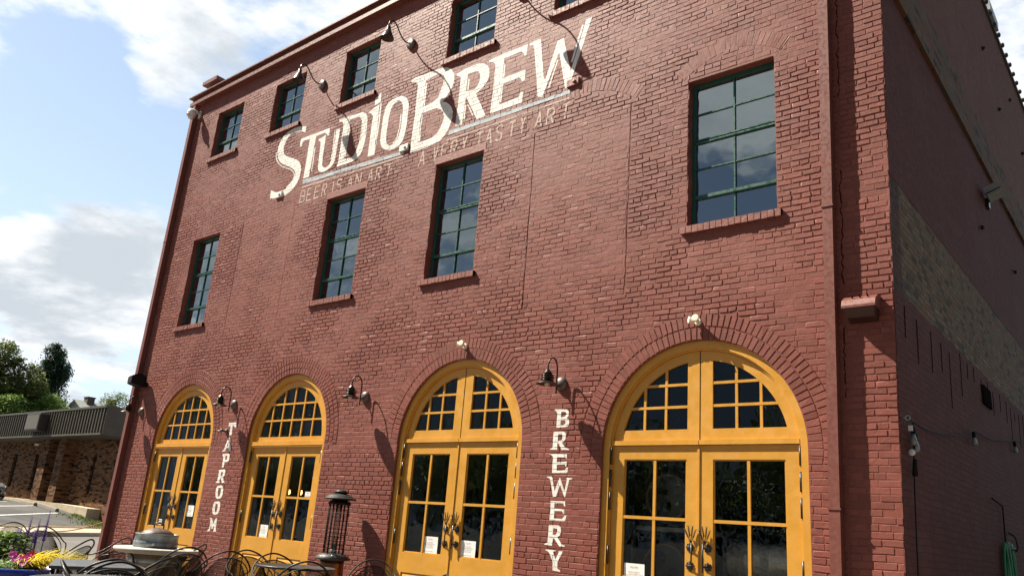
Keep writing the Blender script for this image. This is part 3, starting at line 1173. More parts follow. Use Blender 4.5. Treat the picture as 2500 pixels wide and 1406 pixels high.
def doorway(l, r, sp, tr, split, low):
    c, R = (l + r) / 2, (r - l) / 2
    tw = .085
    # the surround: outer trim and the deeper jamb behind it
    mb = MB()

    def arch(rr, z0=GZ + .02):
        return [(c + rr, z0)] + arc(c, sp, rr, 0, 180, 40) + [(c - rr, z0)]
    o, i = arch(R + .01), arch(R - tw)
    mb.prism([o + i[::-1]], 0.035, 0.34, back=False)
    o, i = arch(R - tw + .001), arch(R - tw - .022)
    mb.prism([o + i[::-1]], 0.062, 0.30)
    D = mb.build('arched_doorway', M_yel, B, recalc=True)
    ri = R - tw - .022
    zt_leaf = tr - .035
    # door leaves
    for sgn in (-1, 1):
        mb = MB()
        if sgn < 0:
            x0, x1 = c - ri + .004, c - .004
        else:
            x0, x1 = c + .004, c + ri - .004
        st = .165 if not split else .155
        cs = .165 if not split else .16
        gx0, gx1 = (x0 + st, x1 - cs + .004) if sgn < 0 else (x0 + cs - .004, x1 - st)
        gz0, gz1 = low, zt_leaf - .155
        mb.prism([[(x0, GZ + .03), (x1, GZ + .03), (x1, zt_leaf), (x0, zt_leaf)], [(gx0, gz0), (gx0, gz1), (gx1, gz1), (gx1, gz0)], [(gx0 + .01, .05), (gx0 + .01, low - .27), (gx1 - .01, low - .27), (gx1 - .01, .05)]], YL, YL + .05)
        rounded_panel(mb, gx0 + .01, gx1 - .01, .05, low - .27, YL + .016)
        muntins(mb, gx0, gx1, gz0, gz1, 2, 2, .034, YL + .006, YL + .04)
        # glazing bead
        for (a, b_, e, f) in ((gx0, gx1, gz0, gz0 + .014), (gx0, gx1, gz1 - .014, gz1), (gx0, gx0 + .014, gz0 + .014, gz1 - .014), (gx1 - .014, gx1, gz0 + .014, gz1 - .014)):
            mb.box(a, b_, YL + .010, YL + .04, e, f)
        mb.build('door_leaf', M_yel, D, recalc=True)
        g = MB()
        g.quad((gx0, YL + .03, gz0), (gx1, YL + .03, gz0), (gx1, YL + .03, gz1), (gx0, YL + .03, gz1))
        g.build('glass_pane', M_doorglass, D)
        # hinges
        xh = c - R + tw * .55 if sgn < 0 else c + R - tw - .008
        zs = (zt_leaf - .12, zt_leaf - .38, zt_leaf - .64, 1.02) if split else (zt_leaf - .17, 1.12)
        for z in zs:
            h = MB()
            xx = c - ri - .005 if sgn < 0 else c + ri + .005
            h.tube([(xx, .055, z - .10), (xx, .055, z + .10)], .013, 8)
            h.build('hinge', M_black, D)
    # strip where the leaves meet
    mb = MB()
    mb.box(c - .022, c + .004, YL - .012, YL, GZ + .03, zt_leaf)
    mb.build('meeting_strip', M_yel, D)
    # transom bar
    mb = MB()
    if split:
        mb.box(c - ri, c - .004, YL - .030, YL + .05, tr - .030, tr + .022)
        mb.box(c + .004, c + ri, YL - .030, YL + .05, tr - .030, tr + .022)
    else:
        mb.box(c - ri - .02, c + ri + .02, YL - .045, YL + .06, tr - .035, tr + .055)
        mb.box(c - ri - .02, c + ri + .02, YL - .052, YL, tr - .012, tr + .004)
    mb.build('transom', M_yel, D)
    # fanlight
    zf0 = tr + .022 if split else tr + .055
    gz = zf0 + .125 if split else zf0 + .085
    gr = R - .215
    mb = MB()

    def chord(rad, z):
        return sqrt(max(0, rad * rad - (z - sp) ** 2))
    out = [(c - chord(ri - .003, zf0), zf0), (c + chord(ri - .003, zf0), zf0)]
    a0 = math.degrees(math.asin((zf0 - sp) / (ri - .003)))
    out += arc(c, sp, ri - .003, a0, 180 - a0, 40)
    glass = []
    if split:
        g0 = math.degrees(math.asin((gz - sp) / gr))
        hx = .155
        am = math.degrees(math.acos(hx / gr))
        glass.append([(c + hx, gz)] + arc(c, sp, gr, g0, am, 18))
        glass.append([(c - hx, gz)] + [(2 * c - x, z) for x, z in arc(c, sp, gr, g0, am, 18)])
    else:
        g0 = math.degrees(math.asin((gz - sp) / gr)) if gz > sp else 0
        glass.append(arc(c, sp, gr, g0, 180 - g0, 36))
    mb.prism([out] + glass, YL, YL + .05)
    zt_g = sp + gr
    w = .030
    if split:
        for q in glass:
            xs = [p[0] for p in q]
            x0, x1 = min(xs), max(xs)
            ztop = max(p[1] for p in q)
            for k in (1, 2):
                x = x0 + (x1 - x0) * k / 3
                zz = sp + sqrt(gr * gr - (x - c) ** 2) + .01
                mb.box(x - w / 2, x + w / 2, YL + .006, YL + .042, gz, zz)
                z = gz + (ztop - gz) * k / 3
                ch = chord(gr, z) + .01
                a, b_ = (c + .155, c + ch) if x0 > c else (c - ch, c - .155)
                mb.box(a, b_, YL + .004, YL + .040, z - w / 2, z + w / 2)
        s2 = MB()
        s2.box(c - .004, c + .004, YL - .003, YL + .001, zf0, sp + ri)
        s2.build('fanlight_joint', M_dark, D)
    else:
        for k in range(1, 6):
            x = c - gr + 2 * gr * k / 6
            zz = sp + sqrt(gr * gr - (x - c) ** 2) + .01
            mb.box(x - w / 2, x + w / 2, YL + .006, YL + .042, gz, zz)
        for k in (1, 2):
            z = gz + (zt_g - gz) * k / 3
            ch = chord(gr, z) + .01
            mb.box(c - ch, c + ch, YL + .004, YL + .040, z - w / 2, z + w / 2)
    mb.build('fanlight', M_yel, D, recalc=True)
    g = MB()
    g.prism(glass, YL + .03, YL + .03, sides=False)
    g.build('fanlight_glass', M_doorglass, D)
    hz = .95 if split else .98
    handle(D, c - .095, hz, 1, .9)
    handle(D, c + .095, hz, -1, .9)
    return D


doorway(*DOORS[0], False, .81)
doorway(*DOORS[1], False, .80)
doorway(*DOORS[2], True, .82)
doorway(*DOORS[3], True, .80)


# ------------------------------------------------------------------ painted lettering
SIGN=[[[(-7.387,8.664),(-7.397,8.524),(-7.491,8.581),(-7.621,8.617),(-7.747,8.632),(-7.868,8.624),(-7.962,8.587),(-8.026,8.514),(-8.057,8.431),(-8.063,8.335),(-8.036,8.252),(-7.98,8.182),(-7.892,8.123),(-7.765,8.07),(-7.628,8.01),(-7.512,7.947),(-7.424,7.878),(-7.366,7.804),(-7.334,7.716),(-7.327,7.608),(-7.34,7.506),(-7.387,7.419),(-7.467,7.345),(-7.562,7.287),(-7.671,7.246),(-7.787,7.225),(-7.93,7.226),(-8.08,7.245),(-8.251,7.279),(-8.267,7.465),(-8.169,7.416),(-8.052,7.37),(-7.943,7.349),(-7.832,7.354),(-7.728,7.384),(-7.62,7.433),(-7.537,7.499),(-7.495,7.569),(-7.494,7.642),(-7.525,7.703),(-7.59,7.768),(-7.705,7.836),(-7.868,7.915),(-8.011,7.984),(-8.129,8.076),(-8.219,8.174),(-8.262,8.269),(-8.277,8.364),(-8.265,8.459),(-8.227,8.554),(-8.155,8.64),(-8.054,8.697),(-7.936,8.727),(-7.796,8.743),(-7.649,8.729),(-7.521,8.704)]],[[(-7.506,8.243),(-7.512,8.347),(-7.5,8.419),(-6.581,8.403),(-6.576,8.232),(-6.637,8.256),(-6.679,8.314),(-6.75,8.336),(-6.989,8.337),(-7.004,8.297),(-7.02,7.467),(-7.201,7.471),(-7.195,8.329),(-7.351,8.34),(-7.425,8.32),(-7.444,8.233)]],[[(-6.903,8.236),(-6.681,8.281),(-6.673,7.839),(-6.656,7.686),(-6.644,7.618),(-6.59,7.56),(-6.512,7.541),(-6.427,7.571),(-6.38,7.649),(-6.363,7.734),(-6.369,8.299),(-6.253,8.293),(-6.261,7.682),(-6.285,7.586),(-6.342,7.518),(-6.442,7.475),(-6.548,7.46),(-6.663,7.475),(-6.742,7.533),(-6.777,7.619),(-6.812,8.138),(-6.837,8.182),(-6.886,8.2)]],[[(-6.323,8.497),(-6.061,8.497),(-5.631,8.46),(-5.543,8.408),(-5.486,8.339),(-5.458,8.251),(-5.451,8.134),(-5.442,7.973),(-5.447,7.805),(-5.474,7.666),(-5.529,7.557),(-5.609,7.5),(-5.742,7.466),(-6.172,7.465),(-6.148,7.579),(-6.165,8.374),(-6.206,8.416),(-6.306,8.456)],[(-5.993,8.407),(-5.743,8.392),(-5.663,8.345),(-5.617,8.274),(-5.603,8.178),(-5.597,8.039),(-5.606,7.882),(-5.626,7.774),(-5.659,7.67),(-5.72,7.584),(-5.791,7.552),(-5.988,7.585)]],[[(-5.314,8.645),(-5.165,8.72),(-5.145,8.529),(-5.306,8.498)]],[[(-5.457,8.406),(-5.276,8.46),(-5.166,8.478),(-5.167,8.404),(-5.153,8.207),(-5.116,7.451),(-5.307,7.454),(-5.317,8.289),(-5.346,8.332),(-5.438,8.389)]],[[(-4.6,8.478),(-4.491,8.427),(-4.416,8.359),(-4.375,8.28),(-4.351,8.157),(-4.351,8.004),(-4.348,7.819),(-4.359,7.671),(-4.394,7.552),(-4.471,7.466),(-4.577,7.43),(-4.72,7.435),(-4.827,7.468),(-4.925,7.532),(-4.984,7.614),(-5.014,7.699),(-5.017,7.832),(-5.02,8.011),(-5.016,8.189),(-4.991,8.34),(-4.94,8.426),(-4.845,8.47),(-4.718,8.492)],[(-4.673,8.4),(-4.613,8.387),(-4.554,8.335),(-4.518,8.263),(-4.498,8.168),(-4.497,8.036),(-4.496,7.861),(-4.507,7.723),(-4.534,7.633),(-4.587,7.572),(-4.666,7.534),(-4.736,7.526),(-4.809,7.572),(-4.846,7.642),(-4.863,7.767),(-4.865,7.967),(-4.857,8.165),(-4.828,8.29),(-4.769,8.368)]],[[(-4.376,8.703),(-4.296,8.737),(-3.827,8.714),(-3.6,8.709),(-3.485,8.676),(-3.38,8.601),(-3.313,8.507),(-3.281,8.405),(-3.288,8.318),(-3.322,8.226),(-3.38,8.143),(-3.449,8.075),(-3.512,8.024),(-3.421,7.983),(-3.342,7.921),(-3.278,7.845),(-3.236,7.757),(-3.23,7.656),(-3.254,7.551),(-3.3,7.44),(-3.377,7.339),(-3.477,7.279),(-3.613,7.254),(-3.768,7.24),(-4.172,7.241),(-4.176,7.572),(-4.165,7.97),(-4.175,8.395),(-4.172,8.541),(-4.208,8.607),(-4.284,8.659),(-4.353,8.668)],[(-3.988,8.588),(-3.747,8.614),(-3.616,8.596),(-3.544,8.532),(-3.508,8.442),(-3.517,8.341),(-3.566,8.241),(-3.632,8.145),(-3.72,8.095),(-3.83,8.077),(-3.974,8.063)],[(-3.988,7.944),(-3.795,7.95),(-3.633,7.934),(-3.531,7.884),(-3.467,7.814),(-3.43,7.714),(-3.447,7.619),(-3.495,7.521),(-3.562,7.439),(-3.65,7.401),(-3.774,7.385),(-3.991,7.383)]],[[(-3.246,8.468),(-3.069,8.496),(-2.768,8.497),(-2.644,8.46),(-2.558,8.401),(-2.503,8.325),(-2.486,8.229),(-2.494,8.13),(-2.544,8.045),(-2.616,7.99),(-2.741,7.929),(-2.476,7.448),(-2.67,7.445),(-2.949,7.926),(-2.967,7.909),(-2.989,7.444),(-3.146,7.448),(-3.131,7.903),(-3.132,8.342),(-3.167,8.395),(-3.234,8.429)],[(-2.977,8.372),(-2.821,8.371),(-2.751,8.353),(-2.705,8.303),(-2.683,8.227),(-2.698,8.13),(-2.743,8.053),(-2.819,8.021),(-2.977,8.044)]],[[(-2.526,8.476),(-2.204,8.493),(-1.717,8.484),(-1.731,8.29),(-1.774,8.3),(-1.798,8.358),(-1.844,8.397),(-2.195,8.399),(-2.195,8.03),(-1.728,8.032),(-1.726,7.842),(-1.774,7.836),(-1.811,7.902),(-1.849,7.926),(-2.197,7.926),(-2.209,7.564),(-1.828,7.575),(-1.788,7.658),(-1.738,7.642),(-1.746,7.464),(-2.388,7.46),(-2.374,7.801),(-2.368,8.335),(-2.399,8.386),(-2.517,8.45)]],[[(-1.69,8.482),(-1.614,8.496),(-1.467,8.491),(-1.351,7.744),(-1.316,7.733),(-1.135,8.326),(-1.023,8.339),(-0.854,7.705),(-0.62,8.506),(-0.52,8.511),(-0.833,7.546),(-0.882,7.438),(-0.932,7.441),(-1.086,8.102),(-1.106,8.075),(-1.351,7.435),(-1.442,7.457),(-1.589,8.395),(-1.616,8.433),(-1.679,8.442)]]]
THIN=[[[(-8.316,8.319),(-8.314,8.233),(-8.249,8.116),(-8.143,8.01),(-8.0,7.918),(-7.833,7.84),(-7.697,7.78),(-7.603,7.716),(-7.546,7.652),(-7.531,7.58),(-7.572,7.513),(-7.646,7.454),(-7.744,7.411),(-7.72,7.392),(-7.62,7.436),(-7.544,7.496),(-7.501,7.568),(-7.518,7.65),(-7.584,7.723),(-7.687,7.795),(-7.827,7.856),(-7.99,7.933),(-8.124,8.019),(-8.221,8.116),(-8.282,8.226),(-8.283,8.308)]],[[(-6.992,8.095),(-6.971,7.57),(-6.945,7.561),(-6.965,8.085)]],[[(-6.419,8.295),(-6.392,7.839),(-6.408,7.683),(-6.384,7.673),(-6.368,7.83),(-6.396,8.286)]],[[(-5.148,8.497),(-5.131,8.078),(-5.149,7.66),(-5.114,7.646),(-5.096,8.065),(-5.113,8.484)]],[[(-5.995,8.338),(-5.979,8.147),(-5.985,7.872),(-5.984,7.642),(-5.95,7.63),(-5.951,7.859),(-5.945,8.135),(-5.96,8.326)]],[[(-4.547,8.096),(-4.542,7.821),(-4.579,7.627),(-4.665,7.561),(-4.645,7.544),(-4.556,7.614),(-4.518,7.812),(-4.522,8.087)]],[[(-3.98,8.533),(-3.974,8.333),(-3.977,8.085),(-3.943,8.071),(-3.94,8.319),(-3.945,8.519)]],[[(-4.003,7.924),(-4.004,7.717),(-3.988,7.406),(-3.95,7.394),(-3.966,7.704),(-3.965,7.909)]],[[(-3.621,8.566),(-3.537,8.463),(-3.552,8.342),(-3.618,8.196),(-3.595,8.182),(-3.529,8.329),(-3.515,8.459),(-3.604,8.571)]],[[(-2.952,8.278),(-2.952,8.06),(-2.923,8.048),(-2.923,8.266)]],[[(-2.185,8.296),(-2.185,8.05),(-2.157,8.039),(-2.156,8.283)]],[[(-2.191,7.926),(-2.202,7.606),(-2.174,7.595),(-2.163,7.913)]],[[(-2.966,7.797),(-2.968,7.539),(-2.939,7.528),(-2.938,7.786)]],[[(-2.913,7.775),(-2.77,7.537),(-2.751,7.539),(-2.894,7.777)]],[[(-0.694,8.444),(-0.862,7.865),(-0.831,7.845),(-0.663,8.423)]],[[(-1.117,7.993),(-1.253,7.56),(-1.232,7.548),(-1.097,7.98)]],[[(-0.683,2.295),(-0.62,2.207),(-0.611,2.21),(-0.675,2.298)]]]
BARS=[[[(-7.202,7.442),(-4.351,7.325),(-4.318,7.254),(-7.193,7.353)]],[[(-3.272,7.409),(-0.837,7.399),(-0.848,7.334),(-3.28,7.328)]]]
LINES=[[[(-7.193,7.3),(-4.336,7.235),(-4.33,7.202),(-7.197,7.267)]],[[(-3.298,7.258),(-0.851,7.274),(-0.849,7.247),(-3.294,7.227)]]]
TAPROOM=[[[(-8.278,2.752),(-8.028,2.758),(-8.018,2.664),(-8.07,2.672),(-8.11,2.708),(-8.137,2.706),(-8.114,2.531),(-8.196,2.524),(-8.206,2.703),(-8.236,2.701),(-8.257,2.67)]],[[(-8.193,2.489),(-8.165,2.491),(-8.042,2.236),(-8.129,2.232),(-8.156,2.297),(-8.226,2.29),(-8.244,2.258),(-8.221,2.24),(-8.325,2.231),(-8.323,2.252),(-8.294,2.258)],[(-8.178,2.4),(-8.168,2.334),(-8.216,2.329)]],[[(-8.299,2.186),(-8.097,2.193),(-8.062,2.17),(-8.049,2.087),(-8.078,2.049),(-8.184,2.034),(-8.185,1.95),(-8.252,1.942),(-8.245,1.965),(-8.254,2.117),(-8.297,2.163)],[(-8.196,2.155),(-8.142,2.16),(-8.129,2.148),(-8.126,2.087),(-8.184,2.076)]],[[(-8.343,1.896),(-8.143,1.909),(-8.107,1.883),(-8.108,1.801),(-8.145,1.77),(-8.085,1.689),(-8.061,1.675),(-8.161,1.668),(-8.217,1.754),(-8.24,1.754),(-8.251,1.686),(-8.232,1.671),(-8.361,1.665),(-8.362,1.684),(-8.317,1.7),(-8.311,1.866)],[(-8.238,1.859),(-8.192,1.863),(-8.178,1.845),(-8.182,1.8),(-8.234,1.787)]],[[(-8.281,1.611),(-8.146,1.624),(-8.099,1.607),(-8.072,1.548),(-8.07,1.46),(-8.102,1.407),(-8.205,1.385),(-8.275,1.409),(-8.306,1.483),(-8.311,1.572)],[(-8.235,1.574),(-8.174,1.583),(-8.148,1.546),(-8.146,1.472),(-8.167,1.435),(-8.205,1.426),(-8.233,1.485)]],[[(-8.286,1.335),(-8.151,1.347),(-8.095,1.327),(-8.079,1.254),(-8.082,1.181),(-8.114,1.128),(-8.21,1.11),(-8.28,1.129),(-8.311,1.201),(-8.313,1.29)],[(-8.238,1.3),(-8.184,1.306),(-8.154,1.266),(-8.154,1.2),(-8.174,1.159),(-8.211,1.154),(-8.239,1.204)]],[[(-8.352,1.052),(-8.274,1.053),(-8.2,0.957),(-8.161,1.046),(-8.109,1.056),(-8.09,0.861),(-8.059,0.827),(-8.167,0.821),(-8.15,0.851),(-8.165,0.937),(-8.198,0.87),(-8.224,0.866),(-8.274,0.946),(-8.27,0.837),(-8.27,0.823),(-8.355,0.818),(-8.355,0.84),(-8.307,0.864),(-8.309,1.017)]]]
BREWERY=[[[(-0.783,2.725),(-0.758,2.729),(-0.577,2.719),(-0.551,2.7),(-0.541,2.663),(-0.551,2.631),(-0.574,2.611),(-0.544,2.594),(-0.531,2.562),(-0.534,2.526),(-0.557,2.502),(-0.601,2.495),(-0.729,2.494),(-0.727,2.588),(-0.723,2.669),(-0.741,2.698)],[(-0.665,2.692),(-0.605,2.691),(-0.584,2.677),(-0.582,2.652),(-0.605,2.629),(-0.665,2.622)],[(-0.662,2.586),(-0.607,2.584),(-0.588,2.571),(-0.589,2.543),(-0.613,2.528),(-0.665,2.523)]],[[(-0.767,2.442),(-0.607,2.441),(-0.581,2.427),(-0.572,2.391),(-0.576,2.343),(-0.608,2.311),(-0.627,2.304),(-0.574,2.244),(-0.514,2.224),(-0.513,2.214),(-0.611,2.215),(-0.681,2.296),(-0.696,2.297),(-0.695,2.217),(-0.81,2.218),(-0.809,2.226),(-0.772,2.241),(-0.767,2.37)],[(-0.694,2.409),(-0.634,2.408),(-0.624,2.395),(-0.626,2.352),(-0.639,2.332),(-0.693,2.325)]],[[(-0.808,2.163),(-0.544,2.162),(-0.537,2.102),(-0.552,2.106),(-0.56,2.122),(-0.688,2.123),(-0.691,2.062),(-0.557,2.071),(-0.537,2.071),(-0.538,2.012),(-0.553,2.014),(-0.559,2.036),(-0.687,2.031),(-0.683,1.96),(-0.564,1.964),(-0.533,2.001),(-0.511,2.001),(-0.519,1.943),(-0.543,1.933),(-0.753,1.931),(-0.755,2.019),(-0.75,2.114),(-0.764,2.142)]],[[(-0.832,1.884),(-0.762,1.887),(-0.744,1.873),(-0.703,1.716),(-0.698,1.716),(-0.635,1.875),(-0.623,1.87),(-0.557,1.728),(-0.548,1.728),(-0.521,1.854),(-0.533,1.867),(-0.522,1.874),(-0.443,1.871),(-0.443,1.863),(-0.487,1.85),(-0.534,1.644),(-0.545,1.644),(-0.617,1.781),(-0.628,1.776),(-0.673,1.645),(-0.718,1.643),(-0.77,1.832),(-0.786,1.863),(-0.825,1.875)]],[[(-0.751,1.593),(-0.531,1.594),(-0.526,1.53),(-0.541,1.538),(-0.557,1.568),(-0.687,1.569),(-0.688,1.506),(-0.552,1.498),(-0.535,1.494),(-0.535,1.442),(-0.55,1.446),(-0.567,1.476),(-0.685,1.475),(-0.684,1.387),(-0.561,1.388),(-0.525,1.429),(-0.502,1.426),(-0.515,1.369),(-0.531,1.359),(-0.751,1.362),(-0.744,1.5)]],[[(-0.758,1.306),(-0.605,1.308),(-0.576,1.287),(-0.567,1.236),(-0.58,1.192),(-0.618,1.172),(-0.545,1.09),(-0.501,1.081),(-0.5,1.069),(-0.577,1.067),(-0.661,1.152),(-0.681,1.151),(-0.689,1.068),(-0.804,1.074),(-0.801,1.083),(-0.759,1.103),(-0.755,1.199)],[(-0.687,1.273),(-0.636,1.271),(-0.622,1.259),(-0.622,1.224),(-0.642,1.201),(-0.687,1.194)]],[[(-0.781,1.019),(-0.634,1.018),(-0.634,1.009),(-0.667,1.001),(-0.627,0.914),(-0.583,1.002),(-0.589,1.011),(-0.529,1.016),(-0.533,0.997),(-0.592,0.891),(-0.592,0.815),(-0.548,0.793),(-0.551,0.78),(-0.662,0.788),(-0.663,0.877),(-0.702,0.951),(-0.734,0.996),(-0.776,1.008)]]]
TAGLINE=[('B',[-7.193,6.957],[-7.05,6.955],[-7.191,7.2]),('E',[-6.976,6.955],[-6.852,6.953],[-6.974,7.195]),('E',[-6.746,6.952],[-6.611,6.951],[-6.743,7.191]),('R',[-6.515,6.95],[-6.398,6.949],[-6.511,7.186]),('I',[-6.21,6.947],[-6.188,6.946],[-6.204,7.18]),('S',[-6.081,6.945],[-5.961,6.944],[-6.075,7.177]),('A',[-5.765,6.942],[-5.641,6.94],[-5.758,7.171]),('N',[-5.546,6.939],[-5.411,6.938],[-5.537,7.166]),('A',[-5.211,6.936],[-5.08,6.935],[-5.201,7.159]),('R',[-4.995,6.934],[-4.879,6.932],[-4.985,7.155]),('T',[-4.707,6.931],[-4.632,6.93],[-4.696,7.149]),('A',[-3.915,6.914],[-3.784,6.915],[-3.908,7.187]),('V',[-3.576,6.917],[-3.497,6.918],[-3.567,7.186]),('E',[-3.394,6.919],[-3.278,6.92],[-3.385,7.185]),('R',[-3.178,6.921],[-3.064,6.922],[-3.167,7.185]),('Y',[-2.928,6.923],[-2.854,6.924],[-2.916,7.184]),('T',[-2.612,6.926],[-2.539,6.927],[-2.598,7.183]),('A',[-2.425,6.928],[-2.311,6.929],[-2.411,7.183]),('S',[-2.22,6.93],[-2.109,6.931],[-2.205,7.182]),('T',[-1.945,6.933],[-1.877,6.933],[-1.929,7.181]),('Y',[-1.737,6.935],[-1.67,6.935],[-1.719,7.181]),('A',[-1.448,6.938],[-1.333,6.939],[-1.43,7.18]),('R',[-1.238,6.94],[-1.118,6.941],[-1.218,7.179]),('T',[-0.939,6.942],[-0.872,6.943],[-0.919,7.178])]



def clip(poly, ax, v, keep_less):
    out = []
    n = len(poly)
    for i in range(n):
        p, q = poly[i], poly[(i + 1) % n]
        ip = (p[ax] <= v) if keep_less else (p[ax] >= v)
        iq = (q[ax] <= v) if keep_less else (q[ax] >= v)
        if ip:
            out.append(p)
        if ip != iq:
            u = (v - p[ax]) / (q[ax] - p[ax])
            out.append((p[0] + (q[0] - p[0]) * u, p[1] + (q[1] - p[1]) * u))
    return out


BGRID = {}
for b_ in BRICKS:
    for gx in range(int(math.floor(b_[0] / .25)), int(math.floor(b_[1] / .25)) + 1):
        for gz in range(int(math.floor(b_[2] / BH)), int(math.floor(b_[3] / BH)) + 1):
            BGRID.setdefault((gx, gz), []).append(b_)


def coat(mb, loops, lift=.0008):
    """paint lying on the brick faces and in the joints between them"""
    L = [[Vector((x, z, 0)) for x, z in lp] for lp in loops]
    flat = [q for lp in L for q in lp]
    mb.prism(loops, -.0012 - lift * .2, 0, sides=False)
    for tri in tessellate_polygon(L):
        T_ = [(flat[k].x, flat[k].y) for k in tri]
        xa, xb = min(p[0] for p in T_), max(p[0] for p in T_)
        za, zb = min(p[1] for p in T_), max(p[1] for p in T_)
        seen = set()
        for gx in range(int(math.floor(xa / .25)), int(math.floor(xb / .25)) + 1):
            for gz in range(int(math.floor(za / BH)) - 1, int(math.floor(zb / BH)) + 2):
                for b_ in BGRID.get((gx, gz), ()):
                    if b_ in seen or b_[1] < xa or b_[0] > xb or b_[3] < za or b_[2] > zb:
                        continue
                    seen.add(b_)
                    P = clip(clip(clip(clip(T_, 0, b_[0], False), 0, b_[1], True), 1, b_[2], False), 1, b_[3], True)
                    if len(P) >= 3:
                        ar = sum(P[i][0] * P[(i + 1) % len(P)][1] - P[(i + 1) % len(P)][0] * P[i][1] for i in range(len(P)))
                        if abs(ar) > 1e-7:
                            mb.quad(*[(x, b_[4] - lift, z) for x, z in P])


def paint(polys, m, name):
    for p in polys:
        mb = MB()
        coat(mb, p)
        mb.build(name, m, B)


paint(SIGN, M_sign, 'sign_letter')
for p in THIN:
    mb = MB()
    coat(mb, p)
    mb.build('sign_letter_outline', M_sign, B)
paint(BARS, M_signblue, 'sign_underline')
for p in LINES:
    mb = MB()
    coat(mb, p)
    mb.build('sign_thin_underline', M_signfade, B)
paint(TAPROOM, M_sign, 'sign_letter')
paint(BREWERY, M_sign, 'sign_letter')

GLYPH = {
    'A': [[(0, 0), (.5, 1), (1, 0)], [(.2, .36), (.8, .36)]], 'B': [[(0, 0), (0, 1), (.7, 1), (.9, .85), (.9, .65), (.7, .52), (0, .52)], [(.7, .52), (1, .38), (1, .14), (.75, 0), (0, 0)]],
    'E': [[(1, 0), (0, 0), (0, 1), (1, 1)], [(0, .5), (.8, .5)]], 'R': [[(0, 0), (0, 1), (.75, 1), (1, .85), (1, .62), (.75, .48), (0, .48)], [(.5, .48), (1, 0)]],
    'I': [[(.5, 0), (.5, 1)]], 'S': [[(0, .14), (.25, 0), (.75, 0), (1, .15), (1, .35), (.75, .5), (.25, .55), (0, .7), (0, .86), (.25, 1), (.75, 1), (1, .86)]],
    'N': [[(0, 0), (0, 1), (1, 0), (1, 1)]], 'T': [[(.5, 0), (.5, 1)], [(-.25, 1), (1.25, 1)]], 'V': [[(0, 1), (.5, 0), (1, 1)]], 'Y': [[(0, 1), (.5, .48), (1, 1)], [(.5, .48), (.5, 0)]],
}


def tagline():
    w = .030
    for ch, bl, br_, tl in TAGLINE:
        mb = MB()
        o, e1, e2 = Vector(bl), Vector(br_) - Vector(bl), Vector(tl) - Vector(bl)
        k = 0
        for st in GLYPH[ch]:
            P = [o + e1 * x + e2 * y for x, y in st]
            for a, b in zip(P, P[1:]):
                d = (b - a).normalized()
                n = Vector((-d.y, d.x)) * w / 2
                a2, b2 = a - d * w * .3, b + d * w * .3
                coat(mb, [[(q.x, q.y) for q in (a2 - n, b2 - n, b2 + n, a2 + n)]], .0008 + k * .0002)
                k += 1
        mb.build('tagline_letter', M_signfade, B)


tagline()
# small tie plates at the ends of the underlines
for x, z in ((-7.92, 7.28), (-4.32, 7.37), (-0.78, 7.49)):
    mb = MB()
    mb.bevel_box(x - .11, x + .10, -.035, 0, z - .06, z + .06, .006)
    mb.lathe([(.028, 0), (.024, .02), (.001, .024)], (x + .03, -.035, z - .005), n=8, axis='NY')
    mb.build('tie_plate', M_sign if x < -1 else M_trim2, B)

# ------------------------------------------------------------------ downspouts
mb = MB()
z0, z1 = GZ, 10.54


def rx(z):
    return 2.640 + 0.0175 * z


for (a, b) in ((z0, 1.62), (1.62, 4.76), (4.76, 7.9), (7.9, z1)):
    e = .0 if int(a) % 2 else .002
    for za, zb in ((a, b),):
        i = len(mb.v)
        for z in (za, zb):
            for (dx, y) in ((-e, -.118 - e), (.104 + e, -.118 - e), (.104 + e, -.02), (-e, -.02)):
                mb.v.append((rx(z) + dx, y, z))
        for f_ in ((0, 1, 5, 4), (1, 2, 6, 5), (2, 3, 7, 6), (3, 0, 4, 7), (4, 5, 6, 7), (3, 2, 1, 0)):
            mb.f.append(tuple(i + k for k in f_))
            mb.sm.append(False)
for z in (1.62, 4.76, 7.9):
    mb.box(rx(z) - .012, rx(z) + .116, -.128, -.002, z - .008, z + .008)
mb.build('downspout', M_trim, B)
mb = MB()
for k in range(3):
    za, zb = z0 + (z1 - z0) * k / 3, z0 + (z1 - z0) * (k + 1) / 3
    mb.box(-12.17, -12.055, -.118 - .001 * k, -.02, za, zb)
    mb.box(-12.18, -12.045, -.126, -.0, zb - .01, zb + .008)
mb.build('downspout', M_trim, B)

